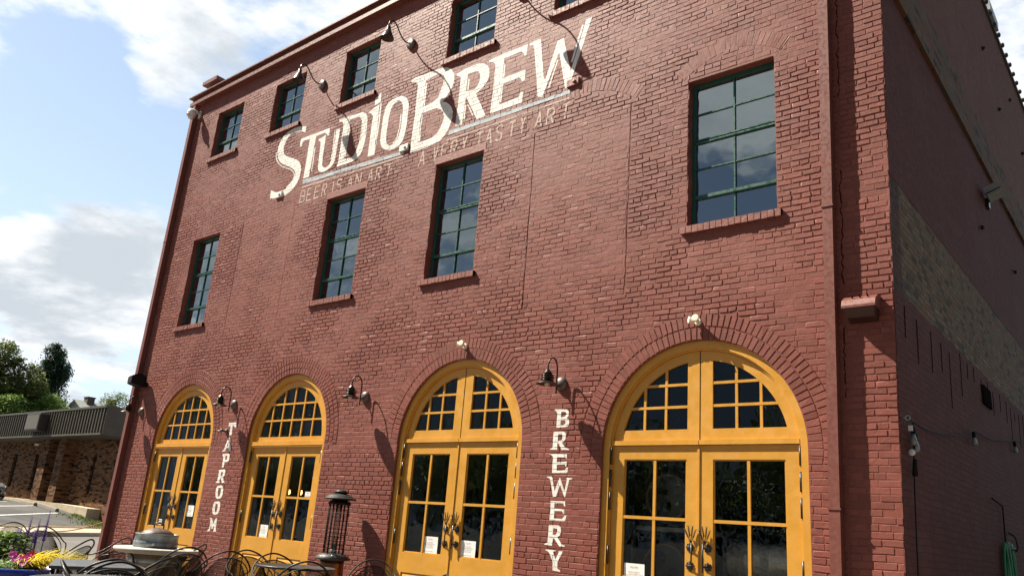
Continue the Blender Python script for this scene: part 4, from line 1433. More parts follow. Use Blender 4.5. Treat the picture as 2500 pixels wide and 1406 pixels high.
# ------------------------------------------------------------------ things fixed to the wall
def lantern(x, z, label):
    t = thing('wall_lantern', (x, 0, z), label, 'wall lamp', 'lanterns between the arched doors')
    mb = MB()
    mb.lathe([(.095, 0), (.093, .012), (.080, .038), (.052, .058), (.001, .066)], (x, 0, z), n=24, axis='NY')
    mb.build('mounting_plate', M_bronze2, t)
    mb = MB()
    P = [(x, -.105, z - .14), (x, -.105, z + .14)]
    for k in range(1, 13):
        a = pi * k / 12
        P.append((x, -.205 + .10 * cos(a), z + .14 + .16 * sin(a) ** .9 if k < 12 else z + .14))
    P += [(x, -.305, z + .10)]
    mb.tube(P, .0105, 8)
    mb.tube([(x, -.05, z - .02), (x, -.105, z - .05)], .012, 8)
    mb.build('arm', M_bronze, t)
    c = (x, -.305, z)
    mb = MB()
    mb.lathe([(.012, .135), (.026, .125), (.030, .11), (.055, .090), (.060, .078), (.050, .074), (.050, -.015), (.056, -.02)], c, n=24)
    for k in range(4):
        zz = .062 - .024 * k
        mb.lathe([(.050, zz + .002), (.082, zz - .004), (.083, zz - .010), (.050, zz - .006)], c, n=24)
    mb.lathe([(.056, -.016), (.085, -.030), (.140, -.056), (.143, -.062), (.138, -.062), (.084, -.038), (.05, -.03)], c, n=32)
    mb.build('lamp_shade', M_bronze, t)
    mb = MB()
    mb.lathe([(.001, -.085), (.022, -.080), (.034, -.062), (.030, -.04), (.016, -.02)], c, n=16)
    mb.build('bulb', mat('frosted_bulb', (.55, .52, .46), .25), t)
    return t


L0 = lantern(-11.733, 3.085, 'dark bronze wall lantern above the downspout left of the taproom lettering')
copy_tree(L0, (-8.204, 0, 3.09), 0, 'dark bronze wall lantern above the white word TAPROOM')
copy_tree(L0, (-4.499, 0, 3.06), 0, 'dark bronze wall lantern above the tall patio heater')
copy_tree(L0, (-0.691, 0, 3.05), 0, 'dark bronze wall lantern above the white word BREWERY')


def gooseneck(x, z, label):
    t = thing('gooseneck_lamp', (x, 0, z), label, 'sign lamp', 'gooseneck lamps over the painted sign')
    mb = MB()
    mb.lathe([(.105, 0), (.105, .03), (.09, .052), (.05, .06), (.001, .062)], (x, 0, z), n=24, axis='NY')
    mb.build('mounting_plate', M_bronze2, t)
    mb = MB()
    P = smooth_path([(x, -.05, z), (x, -.14, z - .03), (x, -.25, z + .01), (x, -.34, z + .10), (x, -.40, z + .17), (x, -.47, z + .205), (x, -.54, z + .18), (x, -.57, z + .11), (x, -.57, z + .02)], 5)
    mb.tube(P, .0125, 8)
    mb.build('arm', M_bronze, t)
    mb = MB()
    c = (x, -.57, z)
    mb.lathe([(.018, .055), (.034, .05), (.036, -.02), (.055, -.045), (.115, -.19), (.118, -.20), (.112, -.20), (.05, -.055), (.001, -.04)], c, n=28)
    mb.build('lamp_shade', M_bronze, t)
    return t


G0 = gooseneck(-7.054, 9.5, 'bronze gooseneck sign lamp in front of the second window of the top row')
copy_tree(G0, (-4.493, 0, 9.5), 0, 'bronze gooseneck sign lamp beside the third window of the top row')
copy_tree(G0, (-1.93, 0, 9.5), 0, 'gooseneck sign lamp cut by the top edge, its shadow on the last letter')

# dome camera under the eave
t = thing('security_camera', (-11.95, 0, 10.26), 'white dome security camera on a bracket under the eave', 'security camera')
mb = MB()
mb.bevel_box(-12.0, -11.9, -.035, 0, 10.17, 10.36, .01)
mb.tube([(-11.95, -.03, 10.29), (-11.95, -.19, 10.31)], [.045, .035], 10)
mb.build('bracket', M_white, t)
mb = MB()
mb.lathe([(.001, .105), (.05, .095), (.095, .05), (.108, -.01), (.105, -.05), (.09, -.075)], (-11.95, -.22, 10.22), n=24)
mb.build('housing', M_white, t)
mb = MB()
mb.lathe([(.088, -.07), (.085, -.10), (.06, -.145), (.001, -.165)], (-11.95, -.22, 10.22), n=24)
mb.lathe([(.04, 0), (.04, .05), (.03, .055)], (-11.92, -.29, 10.13), n=16, axis='NY')
mb.build('camera_head', M_white, t)
mb = MB()
mb.lathe([(.024, 0), (.001, .006)], (-11.92, -.345, 10.13), n=16, axis='NY')
mb.build('lens', M_blackp, t)

# loudspeaker
t = thing('loudspeaker', (-11.87, 0, 3.72), 'black outdoor loudspeaker on the wall beside the downspout', 'loudspeaker')
mb = MB()
bm = bmesh.new()
pts = [(-.30, -.13), (-.04, -.13), (-.04, .10), (-.22, .13), (-.34, .02)]
R = Matrix.Rotation(radians(-14), 4, 'X')
for x in (-.17, .17):
    for (y, z) in pts:
        bm.verts.new((x, y, z))
bm.verts.ensure_lookup_table()
bm.faces.new([bm.verts[k] for k in range(5)])
bm.faces.new([bm.verts[5 + k] for k in reversed(range(5))])
for k in range(5):
    bm.faces.new([bm.verts[k], bm.verts[5 + k], bm.verts[5 + (k + 1) % 5], bm.verts[(k + 1) % 5]])
bmesh.ops.recalc_face_normals(bm, faces=bm.faces)
bmesh.ops.bevel(bm, geom=list(bm.edges), offset=.012, segments=2, affect='EDGES')
bm.transform(Matrix.Translation((-11.80, -.03, 3.70)) @ Matrix.Rotation(radians(-12), 4, 'Z') @ R)
mb.add_bm(bm)
mb.build('cabinet', M_blackp, t, recalc=True)
mb = MB()
mb.bevel_box(-11.87, -11.73, -.10, 0, 3.62, 3.72, .008)
mb.build('bracket', M_blackp, t)


def floodlight(x, z, label):
    t = thing('flood_light', (x, 0, z), label, 'flood light', 'twin flood lights over the wide doors')
    mb = MB()
    mb.lathe([(.042, 0), (.042, .018), (.034, .026), (.001, .028)], (x, 0, z), n=20, axis='NY')
    mb.tube([(x, -.02, z), (x, -.06, z + .01)], .02, 8)
    mb.build('base', M_cream, t)
    for sx, ax in ((-1, (-.75, -.65, .02)), (1, (.15, -.97, .12))):
        mb = MB()
        d = Vector(ax).normalized()
        q = d.to_track_quat('Z', 'Y').to_matrix()
        mb.lathe([(.014, 0), (.022, .015), (.026, .04), (.040, .075), (.042, .088), (.037, .090), (.001, .084)], (x + sx * .010, -.045, z + .010), n=18, rot=q)
        mb.build('lamp_head', M_cream, t)
    return t


F0 = floodlight(1.225, 3.665, 'cream twin flood light over the widest arched door')
copy_tree(F0, (-2.44, 0, 3.70), 0, 'cream twin flood light over the third arched door')

# boxed wall light painted like the wall
t = thing('wall_pack_light', (3.05, 0, 3.6), 'red painted wedge shaped wall light on the corner pier', 'wall light')
mb = MB()
x0, x1 = 2.90, 3.225
pr = [(0, 3.72), (-.10, 3.715), (-.19, 3.66), (-.215, 3.60), (-.215, 3.575), (0, 3.575)]
i = len(mb.v)
mb.v += [(x0, y, z) for y, z in pr] + [(x1, y, z) for y, z in pr]
n = len(pr)
for k in range(n):
    mb.f.append((i + k, i + (k + 1) % n, i + n + (k + 1) % n, i + n + k))
    mb.sm.append(False)
mb.f.append(tuple(i + k for k in range(n)))
mb.f.append(tuple(i + n + k for k in reversed(range(n))))
mb.sm += [False, False]
mb.build('housing', M_trim, t, recalc=True)
mb = MB()
i = len(mb.v)
mb.v += [(x0 + .015, -.205, 3.573), (x1 - .015, -.205, 3.573), (x0 + .03, -.13, 3.49), (x1 - .03, -.13, 3.49), (x0 + .03, -.01, 3.46), (x1 - .03, -.01, 3.46), (x0 + .015, -.003, 3.573), (x1 - .015, -.003, 3.573)]
for q in ((0, 1, 3, 2), (2, 3, 5, 4), (4, 5, 7, 6), (0, 2, 4, 6), (1, 7, 5, 3)):
    mb.f.append(tuple(i + k for k in q))
    mb.sm.append(False)
mb.build('lens', mat('smoked_lens', (.04, .012, .010), .5), t, recalc=True)
mb = MB()
for k in range(3):
    x = x0 + .095 + k * .075
    mb.obox((x, -.146, 3.6905), (.006, 0, 0), (0, .036, -.0205), (0, .002, .0035))
mb.build('vent_slot', M_dark, t)

# old hose bib beside the lettering
t = thing('hose_tap', (-8.30, 0, 2.60), 'small weathered tap beside the first letter of TAPROOM', 'tap')
mb = MB()
mb.lathe([(.045, 0), (.040, .03), (.02, .04), (.018, .09), (.032, .10), (.032, .13), (.001, .14)], (-8.30, 0, 2.60), n=14, axis='NY')
mb.build('valve_body', M_bronze2, t)
mb = MB()
mb.tube([(-8.30, -.11, 2.60), (-8.36, -.13, 2.585), (-8.40, -.13, 2.59)], [.018, .016, .022], 8)
mb.build('spout', M_bronze2, t)


def notice(x0, x1, z0, z1, lines, label, y=YL + .028):
    c = (x0 + x1) / 2
    t = thing('paper_notice', (c, y, z0), label, 'notice', 'paper notices on the door glass')
    mb = MB()
    n = 6
    for i in range(n):
        a, b = z0 + (z1 - z0) * i / n, z0 + (z1 - z0) * (i + 1) / n
        d0, d1 = -.0012 * sin(i * 1.3), -.0012 * sin((i + 1) * 1.3)
        mb.quad((x0, y - .003 + d0, a), (x1, y - .004 + d0, a), (x1, y - .004 + d1, b), (x0, y - .003 + d1, b))
    mb.build('sheet', M_paper, t)
    text_mesh(lines, (z1 - z0) * .078 if len(lines) > 2 else .03, M_ink, 'printed_text', t, (c, y - .008, z1 - (z1 - z0) * .17 if len(lines) > 2 else z1 - .035), 1.3)
    return t


NL = ['WELCOME!', '', 'PLEASE PRESENT', 'OUR BARTENDERS YOUR', 'PHOTO ID BEFORE', 'FROM THE BAR', '', 'ENJOY YOUR VISIT']
notice(.262, .53, .68, .95, ['WELCOME!', '', 'PLEASE PRESENT', 'OUR BARTENDERS YOUR', 'PHOTO ID PRIOR', 'FROM YOU CAN ENJOY'], 'white paper notice at the foot of the widest door')
notice(-3.015, -2.72, .828, 1.053, NL, 'white paper notice on the left leaf of the third door')
notice(-2.285, -2.02, .823, 1.04, NL, 'white paper notice on the right leaf of the third door')
notice(-6.945, -6.70, .803, 1.015, NL, 'white paper notice on the second arched door from the downspout end')
notice(-9.40, -9.135, 1.045, 1.245, NL, 'white paper notice on the narrowest arched door')
notice(-5.83, -5.69, 1.50, 1.585, ['NO', 'SMOKING'], 'tiny white sign in the upper glass of the second door, by its right jamb')
# stickers
for x0, x1, z0, z1, lab, nm in ((-10.84, -10.75, .83, .98, 'small pale sticker in the corner of the first door', 'sticker'), (-10.42, -10.22, .84, .95, 'white business hours sticker low on the first door', 'sticker')):
    t = thing(nm, (x0, YL + .02, z0), lab, 'sticker')
    mb = MB()
    mb.box(x0, x1, YL + .022, YL + .027, z0, z1)
    mb.build('sheet', M_paper, t)
    mb = MB()
    for k in range(3):
        zz = z0 + (z1 - z0) * (k + .7) / 3.6
        mb.box(x0 + .012, x1 - .012, YL + .020, YL + .0218, zz - .006, zz + .006)
    mb.build('printed_line', M_ink, t)

# ------------------------------------------------------------------ seen dimly through the glass
M_wood = mat('barrel_oak', (.42, .22, .10), .6, var=.3, vscale=5)
M_hoop = mat('barrel_hoop', (.10, .10, .10), .4, metal=.6)


def cask(x, y, z, label):
    t = thing('oak_barrel', (x, y, z), label, 'barrel', 'oak barrels behind the widest door')
    mb = MB()
    mb.lathe([(.001, .03), (.255, .03), (.27, 0), (.30, .15), (.335, .45), (.30, .75), (.27, .9), (.255, .87), (.001, .87)], (x, y + .9, z), n=28, axis='NY')
    mb.build('staves', M_wood, t)
    for h in (.03, .2, .68, .86):
        mb = MB()
        r = .345 - .062 * ((h - .45) / .45) ** 2 * 1.0
        mb.lathe([(r - .004, h - .02), (r + .004, h - .018), (r + .004, h + .018), (r - .004, h + .02)], (x, y + .9, z), n=28, axis='NY')
        mb.build('hoop', M_hoop, t)
    mb = MB()
    mb.box(x - .13, x + .02, y + .02, y + .028, z + .04, z + .10)
    mb.box(x + .0, x + .06, y + .02, y + .028, z - .14, z - .05)
    mb.build('chalk_mark', mat('chalk', (.55, .52, .45), .9), t)
    return t


cask(.50, .62, 1.72, 'oak barrel end behind the widest door, upper of two')
cask(.48, .62, .92, 'oak barrel end behind the widest door, lower of two')
t = thing('barrel_rack', (.5, .9, GZ), 'pale steel rack carrying the oak barrels', 'rack')
mb = MB()
for z in (.52, 1.33):
    mb.box(.05, .95, .60, .66, z, z + .05)
    mb.box(.05, .95, 1.3, 1.36, z, z + .05)
for x in (.05, .91):
    mb.box(x, x + .04, .60, .64, GZ, 1.4)
    mb.box(x, x + .04, 1.3, 1.34, GZ, 1.4)
mb.build('rails', mat('pale_steel', (.34, .33, .30), .5), t)
t = thing('steel_tank', (1.55, .7, .95), 'dull steel drum lying behind the widest door', 'tank')
mb = MB()
mb.lathe([(.001, 0), (.17, .0), (.19, .02), (.20, .05), (.20, .22), (.212, .235), (.20, .25), (.20, .5), (.212, .515), (.20, .53), (.20, .72), (.19, .75), (.001, .76)], (1.28, .75, 1.07), n=28, axis='X')
mb.build('drum', mat('dull_steel', (.72, .68, .58), .3, metal=.15, var=.35), t)
mb = MB()
mb.box(1.2, 2.0, .55, .95, .70, .86)
mb.box(1.24, 1.28, .6, .9, GZ, .70)
mb.box(1.92, 1.96, .6, .9, GZ, .70)
mb.build('cradle', M_black, t)
t = thing('red_valve_post', (2.12, .6, GZ), 'slim post with a red cap behind the widest door', 'post')
mb = MB()
mb.lathe([(.028, -1.2), (.028, 0)], (2.07, .6, 1.24), n=12)
mb.build('shaft', mat('pale_plastic', (.5, .5, .48), .5), t)
mb = MB()
mb.lathe([(.034, 0), (.034, .10), (.02, .12), (.001, .125)], (2.07, .6, 1.24), n=12)
mb.build('cap', mat('red_cap', (.45, .03, .03), .4), t)
M_glow = bpy.data.materials.new('filament_glow')
M_glow.use_nodes = True
bb = M_glow.node_tree.nodes['Principled BSDF']
bb.inputs['Emission Color'].default_value = (1, .5, .2, 1)
bb.inputs['Emission Strength'].default_value = 3.0
for x, lab in ((-7.375, 'lit pendant bulb behind the second door, hanging by the meeting stile'), (-7.02, 'lit pendant bulb behind the second door, hanging nearer the heater')):
    t = thing('pendant_bulb', (x, .9, 1.62), lab, 'pendant lamp', 'pendant bulbs inside the taproom')
    mb = MB()
    mb.lathe([(.001, 0), (.026, .02), (.03, .05), (.018, .09)], (x, .9, 1.56), n=12)
    mb.build('bulb', M_glow, t)
    mb = MB()
    mb.lathe([(.02, 0), (.022, .06), (.006, .07), (.005, .6), (.005, 1.92)], (x, .9, 1.65), n=10)
    mb.build('cord', M_blackp, t)

# ------------------------------------------------------------------ patio furniture
M_chair = mat('wrought_iron', (.009, .0075, .0065), .5, spec=.3, var=.3, bump=.0006, bscale=150)
M_top = mat('dark_table_top', (.022, .021, .021), .42, var=.25)
M_topg = mat('grey_table_top', (.075, .080, .085), .45, var=.15)


def lattice(fn, nu, nv, w, mb, top=None):
    """diagonal strands laid over a surface fn(u, v); both ways, cut off above top(u)"""
    P = lambda u, v: Vector(fn(u, v))
    for sgn in (1, -1):
        for k in range(-nv, nu + 1):
            last = None
            for j in range(nv * 2 + 1):
                v = j / (nv * 2)
                uu = (k + sgn * v * nv + (nv if sgn < 0 else 0)) / nu
                if 0 <= uu <= 1 and (top is None or v <= 1):
                    q = P(uu, v)
                    if last is not None and (q - last).length < .2:
                        d = (q - last)
                        s_ = d.cross(P(min(1, uu + .02), v) - P(max(0, uu - .02), v))
                        n = d.cross(s_)
                        if n.length > 1e-9:
                            n = n.normalized() * w / 2
                            mb.quad(last - n, last + n, q + n, q - n)
                    last = q
                else:
                    last = None


def make_chair(name, label):
    t = thing(name, (0, 0, GZ), label, 'chair', 'black wrought iron patio chairs')
    half = [(.25, -.25, 0), (.275, -.25, .30), (.288, -.245, .52), (.292, -.19, .615), (.292, -.06, .645), (.285, .07, .675), (.252, .17, .735), (.175, .25, .82), (.085, .285, .868), (0, .295, .885)]
    full = half + [(-x, y, z) for x, y, z in half[-2::-1]]
    mb = MB()
    mb.tube(smooth_path(full, 5), .0095, 8)
    mb.build('outer_loop', M_chair, t, local=True)
    inner = [(.262, .0, .435), (.272, .02, .55), (.262, .09, .635), (.215, .19, .72), (.125, .252, .785), (0, .272, .812)]
    inner += [(-x, y, z) for x, y, z in inner[-2::-1]]
    mb = MB()
    mb.tube(smooth_path(inner, 5), .0065, 8)
    mb.build('inner_loop', M_chair, t, local=True)

    def back(u, v):
        a = radians(-88 + 176 * u)
        top = .812 - .30 * abs(sin(a)) ** 2.6
        z = .44 + (top - .44) * v
        r = .262 + .006 * v
        return (r * sin(a), .005 + (r - .0) * cos(a) ** .9 if cos(a) > 0 else .005, z)
    mb = MB()
    lattice(back, 46, 24, .0042, mb)
    mb.build('mesh_back', M_chair, t, local=True)

    def seat(u, v):
        x = (u - .5) * 2
        y = (v - .5) * 2
        return (x * sqrt(1 - y * y / 2) * .245, -.01 + y * sqrt(1 - x * x / 2) * .245, .435 - .012 * (1 - x * x) * (1 - y * y))
    mb = MB()
    lattice(seat, 34, 34, .0042, mb)
    mb.tube([(.245 * cos(2 * pi * k / 28), -.01 + .245 * sin(2 * pi * k / 28), .435) for k in range(28)], .011, 8, closed=True)
    mb.build('mesh_seat', M_chair, t, local=True)
    for s_ in (-1, 1):
        mb = MB()
        mb.tube(smooth_path([(s_ * .17, .16, .43), (s_ * .19, .20, .25), (s_ * .215, .27, 0)], 5), .012, 8)
        mb.build('leg', M_chair, t, local=True)
    mb = MB()
    mb.tube([(-.28, -.25, .33), (-.2, -.13, .42), (.2, -.13, .42), (.28, -.25, .33)], .008, 6)
    mb.tube([(-.19, .20, .22), (.19, .20, .22)], .008, 6)
    mb.build('stretcher', M_chair, t, local=True)
    return t


def round_table(x, y, r, z, m, label, rim=.022):
    t = thing('patio_table', (x, y, GZ), label, 'table', None)
    mb = MB()
    mb.lathe([(.001, z - .004), (r - .012, z - .004), (r - .006, z + .0), (r, z - .004), (r + .001, z - rim), (r - .01, z - rim - .003), (.001, z - rim - .002)][::-1], (x, y, 0), n=48)
    mb.build('table_top', m, t)
    for k in range(4):
        a = pi / 4 + k * pi / 2
        d = Vector((cos(a), sin(a), 0))
        c = Vector((x, y, 0))
        mb = MB()
        mb.tube(smooth_path([c + d * (r - .08) + Vector((0, 0, z - .03)), c + d * (r - .10) + Vector((0, 0, z - .10)), c + d * (r * .45) + Vector((0, 0, .30)), c + d * (r * .55) + Vector((0, 0, .06)), c + d * (r * .8) + Vector((0, 0, GZ))], 6), .014, 8)
        mb.build('leg', M_chair, t)
    mb = MB()
    mb.tube([(x + r * .45 * cos(a), y + r * .45 * sin(a), .30) for a in [2 * pi * k / 20 for k in range(20)]], .009, 6, closed=True)
    mb.build('stretcher_ring', M_chair, t)
    return t




def face(cx_, cy_, tx, ty):
    """turn so that the seat (local -y) faces a point"""
    return atan2(tx - cx_, -(ty - cy_))
def face_dir(dx, dy):
    return atan2(dx, -dy)


CHAIRS = [   # back of the loop, what the chair faces, label
    ((-2.84, -2.425), (-2.10, -2.653), 'black mesh chair at the dark round table, back turned to the second arched door'),
    ((-1.463, -2.981), (-2.10, -2.653), 'black mesh chair on the near side of the dark round table, close to the heater'),
    ((-3.367, -2.431), (-2.3, -2.70), 'black mesh chair seen edge on at the left of the dark round table'),
    ((-2.907, -2.95), (-3.9, -2.55), 'wide black mesh chair before the yellow door, between concrete and dark tables'),
    ((-3.436, -3.132), (-4.729, -2.826), 'black mesh chair drawn up to the near right side of the concrete table'),
    ((-4.436, -2.36), (-4.9, -2.75), 'black mesh chair behind the right edge of the concrete table'),
    ((-5.33, -2.929), (-6.2, -3.5), 'black chair standing by the left rim of the concrete table'),
    ((-4.254, -3.881), (-5.0, -4.51), 'black chair seen from the side in front of the downspout foot'),
    ((-1.293, -4.528), (-2.1, -4.85), 'black chair seen edge on at the right end of the grey table'),
    ((-0.851, -5.209), (-1.8, -4.9), 'black chair with tall loop at the near side of the grey table, middle of three'),
    ((-0.60, -5.289), (-0.1, -5.6), 'black mesh chair in front of the grey table, partly hidden by the nearest table edge'),
    ((-0.55, -5.72), (-0.28, -5.10), 'black chair at the near left corner of the grey table beside the planter'),
    ((-2.377, -1.306), (-0.9, -2.6), 'black mesh chair in front of the third arched door, in the heater shadow'),
    ((-0.126, -2.411), (-0.5, -3.0), 'black chair showing only its loop under the third arched door'),
    ((-9.664, -2.719), (-10.6, -2.6), 'black chair far left behind the flower planter'),
    ((-8.494, -2.73), (-9.3, -2.2), 'black mesh chair behind the purple flower spikes'),
]
first = None
for (bx, by), (tx, ty), lab in CHAIRS:
    d = Vector((tx - bx, ty - by)).normalized()
    c = Vector((bx, by)) + d * .29
    rz = face_dir(d.x, d.y)
    if first is None:
        first = make_chair('patio_chair', lab)
        first.location = (c.x, c.y, GZ)
        first.rotation_euler = (0, 0, rz)
        first.scale = (1, 1, .977)
    else:
        copy_tree(first, (c.x, c.y, GZ), rz, lab)

round_table(-2.10, -2.653, .42, .66, M_top, 'dark round metal table in front of the second arched door')
round_table(-.45, -3.02, .42, .66, M_top, 'dark round table cut by the bottom edge under the third arched door')
round_table(-.12, -5.60, .46, .66, M_topg, 'grey table edge at the very bottom, nearest of the patio tables')

t = thing('patio_table', (-2.0, -4.83, GZ), 'grey square table beside the flower planter', 'table')
mb = MB()
q = [Vector(p) for p in ((-1.62, -5.36, 0), (-1.50, -4.62, 0), (-2.26, -4.38, 0), (-2.50, -4.95, 0))]
cq = sum(q, Vector()) / 4
i = len(mb.v)
mb.v += [(p.x, p.y, .615) for p in q] + [(p.x, p.y, .64) for p in q]
for f_ in ((4, 5, 6, 7), (3, 2, 1, 0), (0, 1, 5, 4), (1, 2, 6, 5), (2, 3, 7, 6), (3, 0, 4, 7)):
    mb.f.append(tuple(i + k for k in f_))
    mb.sm.append(False)
mb.build('table_top', M_topg, t, recalc=True)
for p in q:
    e = p + (cq - p) * .10
    mb = MB()
    mb.tube([(e.x, e.y, .615), (e.x, e.y, GZ)], .018, 8)
    mb.build('leg', M_chair, t)

# concrete topped barrel table with a galvanised tub on it
TX, TY = -4.729, -2.826
t = thing('barrel_table', (TX, TY, GZ), 'round pale concrete table top on a riveted steel barrel', 'table')
mb = MB()
mb.lathe([(.001, .600), (.45, .600), (.495, .615), (.505, .640), (.50, .658), (.49, .663), (.001, .663)], (TX, TY, 0), n=56)
mb.build('table_top', mat('cast_concrete', (.50, .47, .40), .75, var=.14, vscale=5, bump=.002), t)
mb = MB()
mb.lathe([(.30, GZ), (.31, 0), (.33, .2), (.335, .35), (.33, .5), (.315, .60)], (TX, TY, 0), n=40)
mb.build('barrel_body', mat('weathered_barrel', (.30, .245, .165), .6, metal=.1, var=.3, vscale=7), t)
for z in (.52, .34, .05):
    mb = MB()
    mb.lathe([(.334, z - .025), (.342, z - .022), (.342, z + .022), (.334, z + .025)], (TX, TY, 0), n=40)
    for k in range(20):
        a = 2 * pi * k / 20
        mb.lathe([(.010, 0), (.008, .006), (.001, .008)], (TX + .342 * cos(a), TY + .342 * sin(a), z), n=6, rot=Matrix.Rotation(a, 3, 'Z') @ Matrix.Rotation(pi / 2, 3, 'Y'))
    mb.build('hoop', M_galv, t)
for k in range(4):
    a = k * pi / 2 + .4
    d = Vector((cos(a), sin(a), 0))
    mb = MB()
    mb.tube([Vector((TX, TY, .598)) + d * .45, Vector((TX, TY, .56)) + d * .40, Vector((TX, TY, .44)) + d * .345], .014, 6)
    mb.build('bracket', M_black, t)

t = thing('galvanised_tub', (TX - .06, TY, .665), 'galvanised steel tub with rusty domed lid standing on the concrete table', 'tub')
mb = MB()
c = (TX - .06, TY, .664)
mb.lathe([(.001, .004), (.262, .0), (.264, .07), (.258, .075), (.258, .080), (.253, .15), (.262, .155), (.262, .165), (.248, .168), (.245, .15), (.001, .12)], c, n=40)
mb.build('tub_wall', mat('tarnished_zinc', (.17, .20, .22), .45, metal=.45, var=.35, vscale=9), t)
mb = MB()
mb.lathe([(.20, .150), (.195, .172), (.15, .205), (.07, .232), (.001, .238)], c, n=40)
mb.build('lid', mat('rusty_lid', (.12, .085, .065), .5, metal=.3, var=.3), t)
mb = MB()
e = Vector((c[0], c[1], 0))
mb.tube(smooth_path([e + Vector((-.045, -.036, .885)), e + Vector((-.047, -.038, .93)), e + Vector((-.03, -.024, .955)), e + Vector((.03, .024, .955)), e + Vector((.047, .038, .93)), e + Vector((.045, .036, .885))], 4), .009, 8)
mb.build('lid_handle', M_black, t)
mb = MB()
mb.lathe([(.024, 0), (.022, .012), (.001, .014)], (c[0] + .22, c[1] - .145, .71), n=10, rot=Matrix.Rotation(-.58, 3, 'Z') @ Matrix.Rotation(pi / 2, 3, 'Y'))
mb.build('drain_plug', M_galv, t)

# tall gas heater
HX, HY = -4.36, -.345
t = thing('patio_heater', (HX, HY, GZ), 'tall black gas patio heater with wire cage and domed cap', 'patio heater', None)
mb = MB()
mb.lathe([(.20, GZ), (.205, GZ + .04), (.20, .05), (.175, .55), (.175, .62)], (HX, HY, 0), n=32)
mb.build('base_drum', mat('bronze_drum', (.20, .085, .04), .3, metal=.8, var=.2), t)
mb = MB()
mb.lathe([(.16, .615), (.255, .628), (.262, .642), (.185, .70), (.13, .712), (.001, .712)], (HX, HY, 0), n=32)
mb.build('burner_collar', mat('brushed_dark', (.05, .048, .045), .5, metal=.3), t)
mb = MB()
cdir = Vector((.76, -.65, 0))
mb.lathe([(.022, 0), (.02, .022), (.001, .024)], (HX + cdir.x * .195, HY + cdir.y * .195, .675), n=14, rot=cdir.to_track_quat('Z', 'Y').to_matrix())
mb.build('control_knob', M_galv, t)
mb = MB()
pd = Vector((.45, -.89, 0))
tx_ = Vector((-pd.y, pd.x, 0))
mb.obox(Vector((HX, HY, .676)) + pd * .197, tx_ * .045, Vector((0, 0, .018)) - pd * .02, pd * .002)
mb.build('control_plate', M_galv, t)
for k in range(4):
    a = k * pi / 2 + .35
    mb = MB()
    mb.tube([(HX + .155 * cos(a), HY + .155 * sin(a), .70), (HX + .155 * cos(a), HY + .155 * sin(a), 1.455)], .0105, 8)
    mb.build('post', M_blackp, t)
mb = MB()
for k in range(13):
    z = .72 + k * .055
    mb.tube([(HX + .15 * cos(2 * pi * j / 24), HY + .15 * sin(2 * pi * j / 24), z) for j in range(24)], .0030, 4, closed=True)
for k in range(16):
    a = 2 * pi * k / 16
    mb.tube([(HX + .15 * cos(a), HY + .15 * sin(a), .71), (HX + .15 * cos(a), HY + .15 * sin(a), 1.40)], .0024, 4)
mb.build('wire_cage', M_blackp, t)
mb = MB()
mb.lathe([(.045, .715), (.045, 1.44)], (HX, HY, 0), n=20)
mb.build('glass_tube', glass_mat('heater_glass', (.72, .74, .72), boost=1.0, wave=0), t)
mb = MB()
mb.lathe([(.05, .71), (.05, .76), (.03, .79), (.022, .84), (.001, .85)], (HX, HY, 0), n=12)
mb.build('burner', M_galv, t)
mb = MB()
mb.lathe([(.165, 1.395), (.165, 1.43), (.12, 1.44), (.001, 1.44)], (HX, HY, 0), n=32)
mb.lathe([(.12, 1.44), (.12, 1.47)], (HX, HY, 0), n=24)
mb.build('cage_ring', M_blackp, t)
mb = MB()
mb.lathe([(.10, 1.462), (.236, 1.468), (.240, 1.474), (.225, 1.488), (.205, 1.494), (.19, 1.512), (.165, 1.528), (.15, 1.530), (.12, 1.545), (.09, 1.548), (.085, 1.56), (.001, 1.562)], (HX, HY, 0), n=40)
M_cap = mat('cap_enamel', (.022, .023, .020), .6, spec=.3)
mb.build('heat_cap', M_cap, t)
mb = MB()
mb.lathe([(.07, 1.556), (.115, 1.568), (.118, 1.576), (.075, 1.590), (.068, 1.602), (.05, 1.608), (.001, 1.61)], (HX, HY, 0), n=32)
mb.build('cap_finial', M_cap, t)
# maker's flame and lettering on the cage
mb = MB()
fd = Vector((.78, -.62, 0))
ft = Vector((.62, .78, 0))
o = Vector((HX, HY, 1.275)) + fd * .158


def badge(pts):
    mb.quad(*[o + ft * x + Vector((0, 0, z)) for x, z in pts])


for s_ in (-1, 1):
    L = [(0, .055), (s_ * .010, .03), (s_ * .016, .008), (s_ * .010, -.014), (0, -.02)]
    for (a, b), (c2, d2) in zip(L, L[1:]):
        badge([(a, b), (c2, d2), (c2 - s_ * .0045, d2), (a - s_ * .0005, b - .006)])
mb.obox(o + Vector((0, 0, -.034)), ft * .018, fd * .003, Vector((0, 0, .006)))
mb.build('flame_badge', M_galv, t)
text_mesh(['LAVA'], .030, M_galv, 'badge_lettering', t, o + ft * -.045 + Vector((0, 0, -.012)), rot=(pi / 2, 0, atan2(ft.y, ft.x)))
text_mesh(['HEAT'], .030, M_galv, 'badge_lettering', t, o + ft * .046 + Vector((0, 0, -.012)), rot=(pi / 2, 0, atan2(ft.y, ft.x)))

